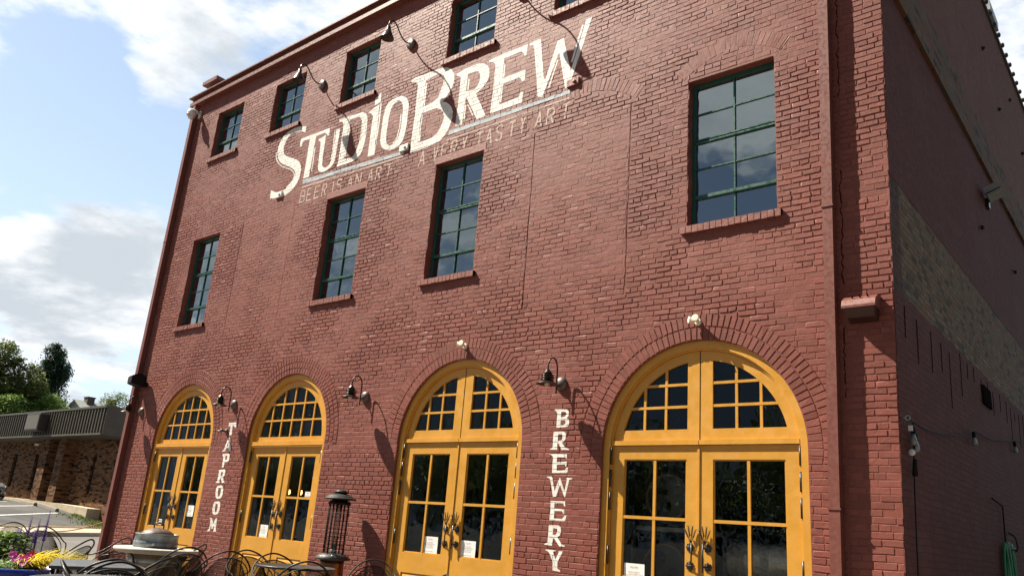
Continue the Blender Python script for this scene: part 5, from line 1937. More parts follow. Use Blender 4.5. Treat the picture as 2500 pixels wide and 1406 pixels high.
# ------------------------------------------------------------------ flower planter
PX, PY, PZ = -3.51, -4.93, .53
t = thing('flower_planter', (PX, PY, GZ), 'large round cobalt blue planter full of flowers', 'planter')
mb = MB()
mb.lathe([(.36, GZ), (.40, GZ + .05), (.50, .25), (.545, .42), (.555, .435)], (PX, PY, 0), n=48)
mb.build('pot_body', mat('glazed_brown', (.10, .022, .018), .25, var=.2), t)
mb = MB()
mb.lathe([(.55, .425), (.575, .44), (.585, .475), (.58, .500), (.56, .508), (.53, .498), (.52, .46)], (PX, PY, 0), n=48)
mb.build('rim', mat('cobalt_glaze', (.012, .035, .30), .18, var=.12), t)
mb = MB()
mb.lathe([(.525, .43), (.3, .45), (.001, .455)], (PX, PY, 0), n=32)
mb.build('soil', mat('potting_soil', (.03, .022, .016), .95, bump=.01), t)


def leaf_mat(name, a, b_, trans=0.35, rough=.5):
    if name in MATS:
        return MATS[name]
    m, t_, bs = new_mat(name)
    co = t_.node('ShaderNodeTexCoord').outputs['Object']
    n = t_.noise(co, 2.3, 3.0)
    n2 = t_.node('ShaderNodeNewGeometry').outputs['Random Per Island']
    f = t_.math('ADD', t_.math('MULTIPLY', n, .6), t_.math('MULTIPLY', n2, .45))
    c = t_.mix(t_.step(f, .25, .8), a, b_)
    t_.set(bs.inputs['Base Color'], c)
    bs.inputs['Roughness'].default_value = rough
    out = [x for x in t_.n if x.type == 'OUTPUT_MATERIAL'][0]
    tl = t_.node('ShaderNodeBsdfTranslucent')
    t_.set(tl.inputs[0], c)
    mx = t_.node('ShaderNodeMixShader')
    mx.inputs[0].default_value = trans
    t_.l.new(bs.outputs[0], mx.inputs[1])
    t_.l.new(tl.outputs[0], mx.inputs[2])
    t_.l.new(mx.outputs[0], out.inputs[0])
    MATS[name] = m
    return m


def leaf(mb, p, d, up, L, w):
    """one folded leaf along d"""
    d = d.normalized()
    s_ = d.cross(up)
    if s_.length < 1e-4:
        s_ = d.orthogonal()
    s_.normalize()
    n = s_.cross(d)
    a, b, c, e = p, p + d * L * .45 + s_ * w + n * w * .3, p + d * L - n * L * .12, p + d * L * .45 - s_ * w + n * w * .3
    k = p + d * L * .45
    i = len(mb.v)
    mb.v += [tuple(x) for x in (a, b, c, e, k)]
    mb.f += [(i, i + 1, i + 4), (i + 1, i + 2, i + 4), (i + 4, i + 2, i + 3), (i, i + 4, i + 3)]
    mb.sm += [False] * 4


def bush(name, c, r, n, L, w, m, label, cat, seed, rz=1.0):
    rr = random.Random(seed)
    t = thing(name, (c[0], c[1], .44), label, cat)
    mb, sb = MB(), MB()
    for k in range(n):
        a, b = rr.uniform(0, 2 * pi), rr.uniform(0, 1) ** .5
        h = rr.uniform(0, 1)
        p = Vector((c[0] + r * b * cos(a) * (1 - .35 * h), c[1] + r * b * sin(a) * (1 - .35 * h), .44 + rz * h))
        d = Vector((cos(a) * (.3 + b), sin(a) * (.3 + b), rr.uniform(-.3, .8)))
        leaf(mb, p, d, Vector((0, 0, 1)), L * rr.uniform(.6, 1.2), w * rr.uniform(.7, 1.2))
    for k in range(max(6, n // 30)):
        a, b = rr.uniform(0, 2 * pi), rr.uniform(0, .8)
        sb.tube([(c[0] + r * .3 * b * cos(a), c[1] + r * .3 * b * sin(a), .44), (c[0] + r * b * cos(a), c[1] + r * b * sin(a), .44 + rz * .85)], [.006, .003], 5)
    mb.build('leaves', m, t)
    sb.build('stems', leaf_mat('stem_green', (.06, .10, .03), (.10, .14, .05)), t)
    return t


LF1 = leaf_mat('salvia_leaf', (.05, .11, .018), (.16, .25, .045))
LF2 = leaf_mat('trailing_leaf', (.05, .12, .02), (.17, .26, .06))
# salvia: leafy clump with purple spikes
t = bush('salvia_plant', (-3.78, -4.95, 0), .30, 620, .085, .030, LF1, 'leafy green plant with upright purple flower spikes in the planter', 'plant', 5, .33)
rr = random.Random(21)
M_pur = leaf_mat('purple_petal', (.05, .018, .14), (.13, .06, .30), .2)
for (x, y, zt) in ((-3.66, -4.78, .97), (-3.58, -4.73, .945), (-4.16, -4.42, 1.03), (-3.72, -4.86, .84), (-3.80, -4.80, .85), (-3.82, -4.66, .83)):
    mb = MB()
    z0_ = .70
    mb.tube([(x, y, .5), (x + .01, y, zt)], [.006, .003], 5)
    n = int((zt - z0_) * 330)
    for k in range(n):
        z = z0_ + (zt - z0_) * k / n
        a = k * 2.4
        q_ = 1.1 - .8 * k / n
        leaf(mb, Vector((x, y, z)), Vector((cos(a), sin(a), .5)), Vector((0, 0, 1)), .042 * q_, .015 * q_)
    mb.build('flower_spike', M_pur, t)
# golden grass
t = thing('golden_grass', (-3.30, -4.86, .44), 'bright yellow ornamental grass spilling over the planter rim', 'plant')
mb = MB()
for k in range(520):
    a = rr.gauss(.72, .55)
    L = rr.uniform(.30, .66)
    r0 = rr.uniform(0, .13)
    a0 = rr.uniform(0, 2 * pi)
    p0 = Vector((-3.30 + r0 * cos(a0), -4.86 + r0 * sin(a0), .47))
    d = Vector((cos(a), sin(a), 0))
    rise = rr.uniform(.42, 1.0)
    w = rr.uniform(.004, .0085)
    side = Vector((-sin(a), cos(a), 0)) * w
    last = None
    for j in range(8):
        u = j / 7
        q_ = p0 + d * (L * u * (1.25 - rise * .45)) + Vector((0, 0, L * rise * (u - .72 * u * u)))
        s_ = side * (1 - u * .85)
        if last:
            mb.quad(last[0], last[1], q_ + s_, q_ - s_)
        last = (q_ - s_, q_ + s_)
mb.build('blades', leaf_mat('golden_blade', (.60, .47, .012), (.85, .72, .06), .35), t)
# petunias and small flowers along the rim
bush('trailing_plant', (-3.25, -5.10, 0), .26, 420, .040, .016, LF2, 'low light green trailing plant along the planter rim', 'plant', 9, .11)


def blossom(mb, c, r, d, rr):
    d = Vector(d).normalized()
    u_ = d.orthogonal().normalized()
    v_ = d.cross(u_)
    i = len(mb.v)
    mb.v.append(tuple(Vector(c) - d * r * .35))
    n = 20
    for k in range(n):
        a = 2 * pi * k / n
        q_ = r * (1 + .10 * cos(5 * a) + rr.uniform(-.05, .05))
        mb.v.append(tuple(Vector(c) + (u_ * cos(a) + v_ * sin(a)) * q_ + d * r * .12 * sin(10 * a)))
    for k in range(n):
        mb.f.append((i, i + 1 + k, i + 1 + (k + 1) % n))
        mb.sm.append(True)


def flowers(name, pts, r, m, label, cat):
    rr = random.Random(len(label))
    c = pts[0]
    t = thing(name, (c[0], c[1], .44), label, cat)
    for p in pts:
        mb = MB()
        blossom(mb, p, r * rr.uniform(.8, 1.2), (.75 + rr.uniform(-.4, .4), -.55 + rr.uniform(-.4, .4), .5 + rr.uniform(-.2, .3)), rr)
        mb.build('blossom', m, t)
    mb = MB()
    for p in pts:
        mb.tube([(c[0], c[1], .45), (p[0], p[1], p[2] - .01)], .004, 5)
        for k in range(5):
            a = rr.uniform(0, 6.28)
            leaf(mb, Vector((p[0], p[1], p[2] - .05)), Vector((cos(a), sin(a), .1)), Vector((0, 0, 1)), .06, .02)
    mb.build('stems', LF2, t)


M_pink = leaf_mat('petunia_petal', (.42, .02, .26), (.68, .08, .45), .3)
flowers('petunia_plant', [(-3.18, -4.98, .61), (-3.12, -5.04, .60), (-3.22, -5.04, .625), (-3.14, -4.93, .615), (-3.20, -4.90, .60), (-3.10, -4.98, .585), (-3.16, -5.02, .58), (-3.10, -4.92, .59), (-3.05, -5.0, .57)], .036, M_pink, 'magenta pink petunia flowers in the middle of the planter', 'flowers')
flowers('petunia_plant', [(-3.25, -5.36, .60), (-3.33, -5.40, .57), (-3.20, -5.40, .575), (-3.28, -5.33, .62), (-3.22, -5.33, .585)], .036, leaf_mat('rose_petal', (.50, .06, .16), (.72, .30, .42), .3), 'rose and white petunia flowers at the left edge of the planter', 'flowers')
flowers('geranium_plant', [(-3.16, -4.93, .62), (-3.13, -4.90, .595), (-3.18, -4.89, .635)], .028, leaf_mat('red_petal', (.45, .01, .01), (.65, .03, .02), .2), 'small bright red flower beside the golden grass', 'flowers')
flowers('alyssum_plant', [(-3.02, -4.60, .50), (-3.0, -4.55, .49), (-3.05, -4.65, .505), (-3.03, -4.52, .48), (-2.99, -4.62, .48)], .022, leaf_mat('pale_petal', (.45, .50, .68), (.75, .78, .88), .2), 'tiny pale blue white flowers on the right of the planter rim', 'flowers')
flowers('alyssum_plant', [(-3.10, -5.28, .50), (-3.12, -5.33, .49), (-3.14, -5.25, .505)], .026, leaf_mat('white_petal', (.6, .6, .5), (.8, .8, .7), .2), 'small white flowers at the left of the planter rim', 'flowers')

# rope strung from the building corner to a post behind the flowers
t = thing('rope_post', (-11.5, -1.6, GZ), 'slim post holding the orange rope behind the flowers', 'post')
mb = MB()
mb.lathe([(.12, GZ), (.12, GZ + .02), (.02, GZ + .04), (.02, .58), (.001, .60)], (-11.5, -1.6, 0), n=12)
mb.build('stanchion', M_black, t)
mb = MB()
P = []
for k in range(25):
    u = k / 24
    a, b = Vector((-12.2, -.11, .78)), Vector((-11.5, -1.6, .56))
    p = a.lerp(b, u)
    p.z -= .07 * sin(pi * u)
    P.append(p)
mb.tube(P, .011, 8)
o = mb.build('rope', mat('orange_rope', (.60, .30, .06), .8, var=.2, vscale=40))
tag(o, 'thin orange rope strung from the building corner towards the flowers', 'rope')

# ------------------------------------------------------------------ on the shaded flank
def sx_(y, z, off=.03):
    return cx(z) + off


t = thing('flood_light', (cx(6.95), 5.75, 6.95), 'pale angled flood light just under the ledge of the shaded side wall', 'flood light')
mb = MB()
xw = cx(6.95)
mb.tube([(xw, 5.75, 6.88), (xw + .12, 5.65, 6.93)], .022, 8)
mb.bevel_box(xw, xw + .05, 5.68, 5.82, 6.80, 6.96, .008)
mb.build('bracket', M_black, t)
mb = MB()
mb.obox((xw + .16, 5.50, 6.96), Vector((.10, 0, .04)), (0, .15, 0), Vector((-.028, 0, .075)))
mb.build('housing', mat('pale_grey_metal', (.26, .27, .25), .5), t)
mb = MB()
mb.obox((xw + .165, 5.50, 6.925), Vector((.104, 0, .04)), (0, .154, 0), Vector((-.004, 0, .009)))
mb.build('gasket', M_black, t)

# string lights
t = thing('string_lights', (cx(2.5), .2, 2.45), 'black string light cable with clear bulbs along the shaded wall', 'string lights')
mb = MB()
pts = [(.14, 2.50), (.34, 2.50), (.9, 2.50), (1.8, 2.58), (2.6, 2.70), (3.21, 2.835), (3.9, 2.86), (4.6, 2.91), (5.1, 2.975), (6.2, 3.12), (7.6, 3.32), (9.5, 3.5), (12, 3.7)]
mb.tube(smooth_path([(cx(z) + .05, y, z) for y, z in pts], 5), .008, 6)
mb.tube(smooth_path([(cx(2.4) + .05, .30, 2.49), (cx(2.3) + .05, .30, 2.3), (cx(2.1) + .04, .305, 2.1), (cx(1.5) + .03, .31, 1.5), (cx(.5) + .03, .31, .5), (cx(0) + .03, .31, 0)], 5), .007, 6)
mb.build('cable', M_blackp, t)
M_bulb = mat('clear_bulb', (.20, .21, .20), .1, spec=.8)
for y, z in ((.28, 2.46), (3.21, 2.835), (.36, 2.40), (6.3, 3.13)):
    mb = MB()
    x = cx(z) + .05
    mb.lathe([(.011, 0), (.022, -.02), (.022, -.075), (.018, -.08)], (x, y, z), n=10)
    mb.build('socket', M_blackp, t)
    mb = MB()
    mb.lathe([(.014, -.08), (.030, -.125), (.034, -.15), (.026, -.18), (.001, -.192)], (x, y, z), n=12)
    mb.build('bulb', M_bulb, t)
mb = MB()
mb.lathe([(.032, 0), (.032, .004), (.001, .005)], (cx(2.2) + .04, .25, 2.20), n=16, axis='NY')
mb.build('maker_tag', M_paper, t)
mb = MB()
mb.obox((cx(2.4) + .04, .24, 2.43), (.02, 0, 0), (0, .006, 0), (0, 0, .026))
mb.build('white_connector', M_white, t)
mb = MB()
mb.tube([(cx(2.1) + .05, .305, 2.14), (cx(2) + .045, .305, 1.98)], [.020, .028], 8)
mb.build('plug', M_blackp, t)
t = thing('eye_hook', (cx(2.5), .11, 2.5), 'small steel eye hook at the corner holding the string lights', 'hook')
mb = MB()
mb.tube([(cx(2.5) + .05 + .022 * cos(2 * pi * k / 14), .11, 2.51 + .022 * sin(2 * pi * k / 14)) for k in range(14)], .005, 6, closed=True)
mb.tube([(cx(2.5), .11, 2.51), (cx(2.5) + .03, .11, 2.51)], .005, 6)
mb.build('ring', M_galv, t)

# hose on a hanger
M_hose = mat('green_hose', (.012, .20, .075), .4, var=.15)
t = thing('garden_hose', (cx(1), 5.0, GZ), 'bright green garden hose looped on the shaded wall', 'hose')
for k, (y0_, zt_) in enumerate(((4.75, 1.55), (4.86, 1.57), (4.97, 1.56), (5.08, 1.57), (5.18, 1.55))):
    mb = MB()
    x = cx(1) + .05 + .014 * (k % 3)
    mb.tube(smooth_path([(x, y0_ - .16, .1), (x, y0_ - .10, .7), (x, y0_ - .05, 1.3), (x + .02, y0_, zt_), (x + .03, y0_ + .06, zt_ - .25), (x + .02, y0_ + .14 + .03 * k, .7), (x, y0_ + .2, .1)], 6), .018, 8)
    mb.build('hose_loop', M_hose, t)
t = thing('hose_hanger', (cx(1.6), 5.15, 1.4), 'dark iron hanger and pipe above the green hose', 'hanger')
mb = MB()
mb.tube(smooth_path([(cx(1.6) + .02, 5.35, 1.72), (cx(1.6) + .10, 5.35, 1.66), (cx(1.6) + .11, 5.35, 1.5), (cx(1.6) + .02, 5.35, 1.45)], 5), .014, 6)
mb.tube([(cx(1.6) + .02, 4.8, 1.45), (cx(1.6) + .14, 5.0, 1.50), (cx(1.6) + .02, 5.3, 1.45)], .014, 6)
mb.build('hook_bar', M_black, t)
mb = MB()
mb.tube([(cx(1.8) + .03, 4.95, 1.56), (cx(2.2) + .03, 4.95, 2.05), (cx(2.3) + .03, 4.2, 2.1)], .009, 8)
mb.build('pipe', M_dark, t)

# ------------------------------------------------------------------ the low building over the street
FX0, FX1, FY = -58.0, -37.9, 11.9
M_tbrick = brick_mat('tan_brick', (.13, .085, .05), depth=.006, fill=.3, mort=.9, bw=.36, bh=.105, squash=False, rough=.75,
                     colors=[(.018, .010, .007), (.15, .076, .038), (.195, .105, .055), (.23, .135, .075)])
NB = thing('commercial_building', (-46, FY, .9), 'low tan brick commercial building with dark ribbed metal fascia', 'building')
mb = MB()
outer = [(FX0, .2), (FX1, .2), (FX1, 4.6), (FX0, 4.6)]
wins = [(-40.80, -40.40, 1.60, 3.70), (-48.60, -48.05, 1.66, 3.77), (-51.95, -51.32, 1.80, 3.83), (-55.2, -54.6, 1.85, 3.85)]
loops = [outer] + [[(a, b), (a, d), (c, d), (c, b)] for a, c, b, d in wins] + [[(-45.35, 1.02), (-45.35, 4.45), (-44.10, 4.45), (-44.10, 1.02)]]
mb.prism(loops, FY, FY + 1.2)
mb.quad((FX1, FY, .2), (FX1, FY + 9, .2), (FX1, FY + 9, 4.6), (FX1, FY, 4.6))
mb.quad((FX0, FY, .2), (FX0, FY + 9, .2), (FX0, FY + 9, 4.6), (FX0, FY, 4.6))
mb.build('brick_wall', M_tbrick, NB)
for (a, c, b, d) in wins:
    mb = MB()
    mb.box(a, a + .05, FY + .10, FY + .2, b, d)
    mb.box(c - .05, c, FY + .10, FY + .2, b, d)
    mb.box(a + .05, c - .05, FY + .10, FY + .2, d - .06, d)
    mb.box(a + .05, c - .05, FY + .10, FY + .2, b, b + .05)
    w = mb.build('window', M_black, NB)
    mb = MB()
    mb.quad((a, FY + .16, b), (c, FY + .16, b), (c, FY + .16, d), (a, FY + .16, d))
    mb.build('glass_pane', M_glass, w)
for (a, c) in ((-44.10, -43.15), (-46.30, -45.35)):
    mb = MB()
    mb.box(a, c, FY - .62, FY + .02, .85, 4.62)
    mb.build('brick_pilaster', M_tbrick, NB)
mb = MB()
for x in (-45.35, -44.75, -44.15):
    mb.box(x, x + .07, FY + .65, FY + .72, 1.0, 4.4)
mb.box(-45.35, -44.08, FY + .66, FY + .715, 3.3, 3.38)
d = mb.build('entrance_door', M_bronze, NB)
mb = MB()
mb.quad((-45.35, FY + .69, 1.0), (-44.1, FY + .69, 1.0), (-44.1, FY + .69, 4.45), (-45.35, FY + .69, 4.45))
mb.build('glass_pane', M_glass, d)
mb = MB()
mb.box(FX0, FX1 - .1, FY + 1.25, FY + 1.3, .2, 4.5)
mb.build('inner_wall', M_dark, NB)
# ribbed fascia
M_fas = mat('brown_fascia', (.070, .062, .043), .5, var=.12, vscale=2)
mb = MB()
x = FX0
fz0, fz1 = 4.60, 6.04
mb.box(FX0, FX1 + .10, FY - 1.17, FY - .05, fz0 + .02, fz1)
i = 0
while x < FX1 + .04:
    mb.box(x, x + .07, FY - 1.225, FY - 1.17, fz0 + .08, fz1 - .05)
    x += .345
mb.box(FX0, FX1 + .14, FY - 1.26, FY - 1.165, fz0 - .02, fz0 + .08)
mb.box(FX0, FX1 + .14, FY - 1.25, FY - 1.165, fz1 - .05, fz1 + .06)
mb.box(FX1 + .08, FX1 + .14, FY - 1.165, FY + 9, fz0 - .02, fz1 + .06)
mb.build('metal_fascia', M_fas, NB)
mb = MB()
mb.box(FX0, FX1 + .08, FY - 1.16, FY + 9, fz0 - .06, fz0 + .019)
mb.build('soffit', mat('brown_soffit', (.06, .05, .04), .7), NB)
mb = MB()
mb.box(FX0, FX1 + .06, FY - .04, FY + 9, fz1 - .2, fz1 - .05)
mb.build('roof', mat('flat_roof', (.10, .10, .10), .9), NB)
t = thing('sign_box', (-45.7, FY - 1.3, 4.9), 'blank square brown sign box fixed to the ribbed fascia', 'sign')
mb = MB()
mb.bevel_box(-46.65, -44.75, FY - 1.72, FY - 1.23, 4.88, 5.86, .03)
mb.build('cabinet', mat('dark_sign', (.03, .027, .024), .5), t)
mb = MB()
mb.box(-46.55, -44.85, FY - 1.735, FY - 1.722, 4.97, 5.77)
mb.build('sign_face', mat('sign_face', (.12, .105, .085), .5, var=.05), t)
# plaques, soffit spots
for z, lab in ((2.84, 'small white plaque by the entrance of the low building, upper of two'), (2.55, 'small white plaque by the entrance of the low building, lower of two')):
    t = thing('wall_plaque', (-46.62, FY, z), lab, 'plaque', 'white plaques')
    mb = MB()
    mb.box(-46.75, -46.48, FY - .03, FY, z, z + .22)
    mb.build('plate', M_white, t)
    mb = MB()
    mb.box(-46.70, -46.53, FY - .034, FY - .0305, z + .06, z + .16)
    mb.build('printed_mark', mat('plaque_print', (.25, .25, .25), .7), t)
t = thing('soffit_spotlight', (-48.4, FY - .1, 4.45), 'white twin spotlight under the low building eave', 'flood light')
mb = MB()
for s_ in (-1, 1):
    mb.lathe([(.03, 0), (.06, .10), (.07, .18), (.001, .17)], (-48.4 + s_ * .08, FY - .08, 4.40), n=12, rot=Vector((s_ * .6, -.6, -.5)).to_track_quat('Z', 'Y').to_matrix())
mb.lathe([(.06, 0), (.05, .04), (.001, .05)], (-48.4, FY, 4.42), n=12, axis='NY')
mb.build('lamp_heads', M_white, t)

# walkway slab in front of it
mb = MB()
pts = [(-38.58, .905), (-42, 1.03), (-46, 1.09), (-50, 1.14), (-58, 1.2)]
for (xa, za), (xb, zb) in zip(pts, pts[1:]):
    mb.quad((xa, 11.2, 0), (xb, 11.2, 0), (xb, 11.2, zb), (xa, 11.2, za))
    mb.quad((xa, 11.2, za), (xb, 11.2, zb), (xb, 11.93, zb), (xa, 11.93, za))
mb.quad((-38.58, 11.2, 0), (-38.58, 22, 0), (-38.58, 22, .905), (-38.58, 11.2, .905))
mb.quad((-38.58, 11.93, .905), (-38.58, 22, .905), (-37.9, 22, .90), (-37.9, 11.93, .90))
structure(mb.build('walkway', mat('old_concrete', (.46, .39, .27), .9, var=.15, vscale=2, bump=.004), recalc=True))

# parking stops, lines
M_stop = mat('stop_concrete', (.20, .18, .145), .9, var=.15)
for (a, b, lab) in (((-43.7, 9.9), (-41.6, 9.85), 'concrete parking stop beside the car'), ((-42.15, 10.25), (-39.85, 10.28), 'concrete parking stop nearest the walkway corner'), ((-46.9, 9.0), (-44.6, 9.2), 'concrete parking stop under the nose of the silver car')):
    a, b = Vector((*a, 0)), Vector((*b, 0))
    a.z, b.z = lot_z(a.x, a.y), lot_z(b.x, b.y)
    d = (b - a).normalized()
    n = Vector((-d.y, d.x, 0)).normalized()
    mb = MB()
    i = len(mb.v)
    for q_ in (a, b):
        for (o_, h) in ((-.11, -.03), (-.08, .13), (-.05, .16), (.05, .16), (.08, .13), (.11, -.03)):
            mb.v.append(tuple(q_ + n * o_ + Vector((0, 0, h))))
    for k in range(5):
        mb.f.append((i + k, i + k + 1, i + 7 + k, i + 6 + k))
        mb.sm.append(False)
    mb.f += [tuple(i + k for k in range(6)), tuple(i + 11 - k for k in range(6))]
    mb.sm += [False, False]
    o = mb.build('parking_stop', M_stop, recalc=True)
    tag(o, lab, 'parking stop', 'concrete parking stops')
mb = MB()
for a, b in (((-36.9, 6.1), (-41.3, 9.66)), ((-33.4, 5.2), (-38.95, 9.95)), ((-40.5, 7.0), (-44.2, 9.4))):
    a, b = Vector(a), Vector(b)
    d = (b - a).normalized()
    n = Vector((-d.y, d.x)) * .06
    N = 14
    for k in range(N):
        p, q_ = a.lerp(b, k / N), a.lerp(b, (k + 1) / N)
        mb.quad(*[(w.x, w.y, lot_z(w.x, w.y) + .015) for w in (p - n, q_ - n, q_ + n, p + n)])
structure(mb.build('parking_lines', mat('line_paint', (.62, .60, .55), .8, var=.2, vscale=8)))

# weeds at the foot of the walkway
mb = MB()
rr = random.Random(5)
for k in range(900):
    x = rr.uniform(-39.2, -34.5)
    y = 11.05 - abs(rr.gauss(0, .75)) * (1 if x > -38.4 else .2) + (rr.uniform(0, 2.5) if x > -38.3 else 0)
    z = lot_z(x, y)
    a = rr.uniform(0, 6.28)
    leaf(mb, Vector((x, y, z - .01)), Vector((cos(a) * .5, sin(a) * .5, 1)), Vector((1, 0, 0)), rr.uniform(.06, .20), .03)
o = mb.build('grass', leaf_mat('weed_green', (.06, .10, .02), (.20, .24, .07)))
o['kind'] = 'stuff'


# silver saloon car, nose showing at the edge of the picture
def car():
    gx, gy = -48.7, 9.3
    gz = lot_z(-48, 9.3) - .02
    t = thing('parked_car', (gx, gy, gz), 'silver saloon car parked at the far left in front of the low building', 'car')
    paint_ = mat('silver_paint', (.42, .44, .46), .22, metal=.55, var=.03)

    def sec(x, w, z0_, zs, zt, wt):
        """half section of the body at x"""
        return [(x, -w * .93, z0_), (x, -w, z0_ + .12), (x, -w, zs * .8), (x, -w * .97, zs), (x, -wt, zt), (x, wt, zt), (x, w * .97, zs), (x, w, zs * .8), (x, w, z0_ + .12), (x, w * .93, z0_)]
    S_ = [sec(-2.35, .62, .38, .70, .86, .55), sec(-2.25, .78, .26, .78, .98, .70), sec(-1.75, .86, .20, .86, 1.04, .76), sec(-1.0, .88, .19, .88, .96, .84), sec(.0, .88, .19, .90, .95, .86),
          sec(.9, .88, .19, .88, .93, .84), sec(1.5, .87, .20, .80, .88, .74), sec(2.0, .82, .22, .70, .80, .64), sec(2.25, .72, .26, .62, .71, .52), sec(2.34, .60, .32, .55, .62, .40)]
    mb = MB()
    for s_ in S_:
        mb.v += [(gx + x, gy + y, gz + z) for x, y, z in s_]
    for k in range(len(S_) - 1):
        for j in range(10):
            mb.f.append((k * 10 + j, k * 10 + (j + 1) % 10, k * 10 + 10 + (j + 1) % 10, k * 10 + 10 + j))
            mb.sm.append(True)
    mb.f += [tuple(range(10)), tuple(range((len(S_) - 1) * 10, len(S_) * 10))]
    mb.sm += [False, False]
    mb.build('body', paint_, t, recalc=True)
    mb = MB()
    C_ = [(-1.65, .66, .99, .99), (-1.05, .64, 1.40, .92), (.1, .63, 1.42, .92), (.95, .70, .95, .92)]
    for x, w, z, _ in C_:
        mb.v += [(gx + x, gy - w * 1.13, gz + .92), (gx + x, gy - w, gz + z), (gx + x, gy + w, gz + z), (gx + x, gy + w * 1.13, gz + .92)]
    for k in range(3):
        for j in range(3):
            mb.f.append((k * 4 + j, k * 4 + j + 1, k * 4 + 5 + j, k * 4 + 4 + j))
            mb.sm.append(False)
    mb.build('cabin_glass', mat('tinted_glass', (.02, .022, .025), .06, spec=.9), t, recalc=True)
    mb = MB()
    mb.box(gx - 1.08, gx + .12, gy - .62, gy + .62, gz + 1.415, gz + 1.44)
    mb.build('roof', paint_, t)
    for x in (-1.42, 1.42):
        for s_ in (-1, 1):
            mb = MB()
            mb.lathe([(.20, -.1), (.31, -.10), (.325, -.07), (.325, .07), (.31, .10), (.20, .1)], (gx + x, gy + s_ * .80, gz + .325), n=24, axis='Y')
            w = mb.build('wheel', mat('tyre', (.02, .02, .02), .8), t)
            mb = MB()
            mb.lathe([(.001, -.06), (.20, -.09), (.20, .09), (.001, .06)], (gx + x, gy + s_ * .80, gz + .325), n=18, axis='Y')
            mb.build('rim', M_galv, w)
    for s_ in (-1, 1):
        mb = MB()
        mb.obox((gx + 2.10, gy + s_ * .64, gz + .66), (.16, s_ * -.06, -.04), (.02, .06, 0), (-.01, 0, .06))
        mb.build('headlight', mat('headlight_lens', (.5, .5, .5), .1, spec=.8), t)
    mb = MB()
    mb.box(gx + 2.27, gx + 2.352, gy - .42, gy + .42, gz + .36, gz + .50)
    mb.build('grille', M_blackp, t)


car()


# ------------------------------------------------------------------ trees
def tree(name, base, clumps, n, L, m, label, seed, trunk_r=.25, droop=0.0, bare=0.0):
    """tapered trunk and limbs, crown of leaves spread through clumps"""
    rr = random.Random(seed)
    t = thing(name, base, label, 'tree')
    b = Vector(base)
    tb = MB()
    top = max(Vector(c[0]).z for c in clumps)
    cen = sum((Vector(c[0]) for c in clumps), Vector()) / len(clumps)
    P = smooth_path([b, b.lerp(Vector((cen.x, cen.y, cen.z)), .5) + Vector((rr.uniform(-.2, .2), rr.uniform(-.2, .2), 0)), Vector((cen.x, cen.y, cen.z)), Vector((cen.x, cen.y, top))], 4)
    tb.tube(P, [trunk_r * (1 - .85 * k / (len(P) - 1)) for k in range(len(P))], 8)
    for (c, r, w) in clumps:
        c = Vector(c)
        for k in range(4):
            a = rr.uniform(0, 6.28)
            e = c + Vector((cos(a) * r[0], sin(a) * r[1], rr.uniform(-.3, .8) * r[2])) * rr.uniform(.6, 1.0)
            s_ = P[rr.randrange(len(P) // 3, len(P))]
            tb.tube(smooth_path([s_, s_.lerp(e, .5) + Vector((0, 0, .2)), e], 3), [trunk_r * .32, trunk_r * .25, trunk_r * .2, trunk_r * .15, trunk_r * .1, trunk_r * .07, trunk_r * .03][:7], 5)
    tb.build('trunk', mat('tree_bark', (.085, .065, .05), .9, var=.3), t)
    mb = MB()
    tot = sum(c[2] for c in clumps)
    for (c, r, w) in clumps:
        c = Vector(c)
        cnt = int(n * w / tot)
        subs = [(Vector((rr.gauss(0, .5) * r[0], rr.gauss(0, .5) * r[1], rr.gauss(0, .5) * r[2])), rr.uniform(.18, .42)) for _ in range(int(18 * max(1, w)))]
        for k in range(cnt):
            o_, s_ = subs[rr.randrange(len(subs))]
            p = o_ + Vector((rr.gauss(0, s_) * r[0], rr.gauss(0, s_) * r[1], rr.gauss(0, s_) * r[2])) * .8
            q_ = sqrt((p.x / r[0]) ** 2 + (p.y / r[1]) ** 2 + (p.z / r[2]) ** 2)
            if q_ > 1.12:
                p *= (rr.uniform(.75, 1.1) / q_)
            d = Vector((rr.gauss(0, 1), rr.gauss(0, 1), rr.gauss(0, .6) - droop))
            leaf(mb, c + p, d, Vector((rr.gauss(0, .6), rr.gauss(0, .6), 1)), L * rr.uniform(.6, 1.4), L * .28 * rr.uniform(.7, 1.3))
    mb.build('crown', m, t)
    return t


LG1 = leaf_mat('dull_green_leaf', (.055, .080, .016), (.185, .215, .05))
LG2 = leaf_mat('fresh_green_leaf', (.06, .13, .016), (.22, .33, .055))
LG3 = leaf_mat('dark_conifer_needle', (.013, .040, .017), (.05, .10, .042), .2)
LG4 = leaf_mat('pale_spring_leaf', (.10, .15, .035), (.26, .32, .10))
LG5 = leaf_mat('grey_twig_leaf', (.07, .075, .045), (.14, .14, .085))
tree('conifer_tree', (-70.2, 19.9, 1.5),
     [((-70.2, 19.8, 5.5), (1.9, 1.9, 3.0), 1.2), ((-70.15, 19.7, 8.8), (1.85, 1.85, 2.4), 1.3), ((-70.0, 19.5, 11.3), (1.65, 1.65, 1.9), 1.2), ((-69.75, 19.3, 13.0), (.95, .95, 1.25), .6), ((-70.9, 19.3, 12.0), (.6, .6, .9), .25), ((-69.0, 20.2, 11.6), (.55, .55, 1.1), .25)],
     26000, .20, LG3, 'dark green dense conifer standing behind the low building', 3, .3, .5)
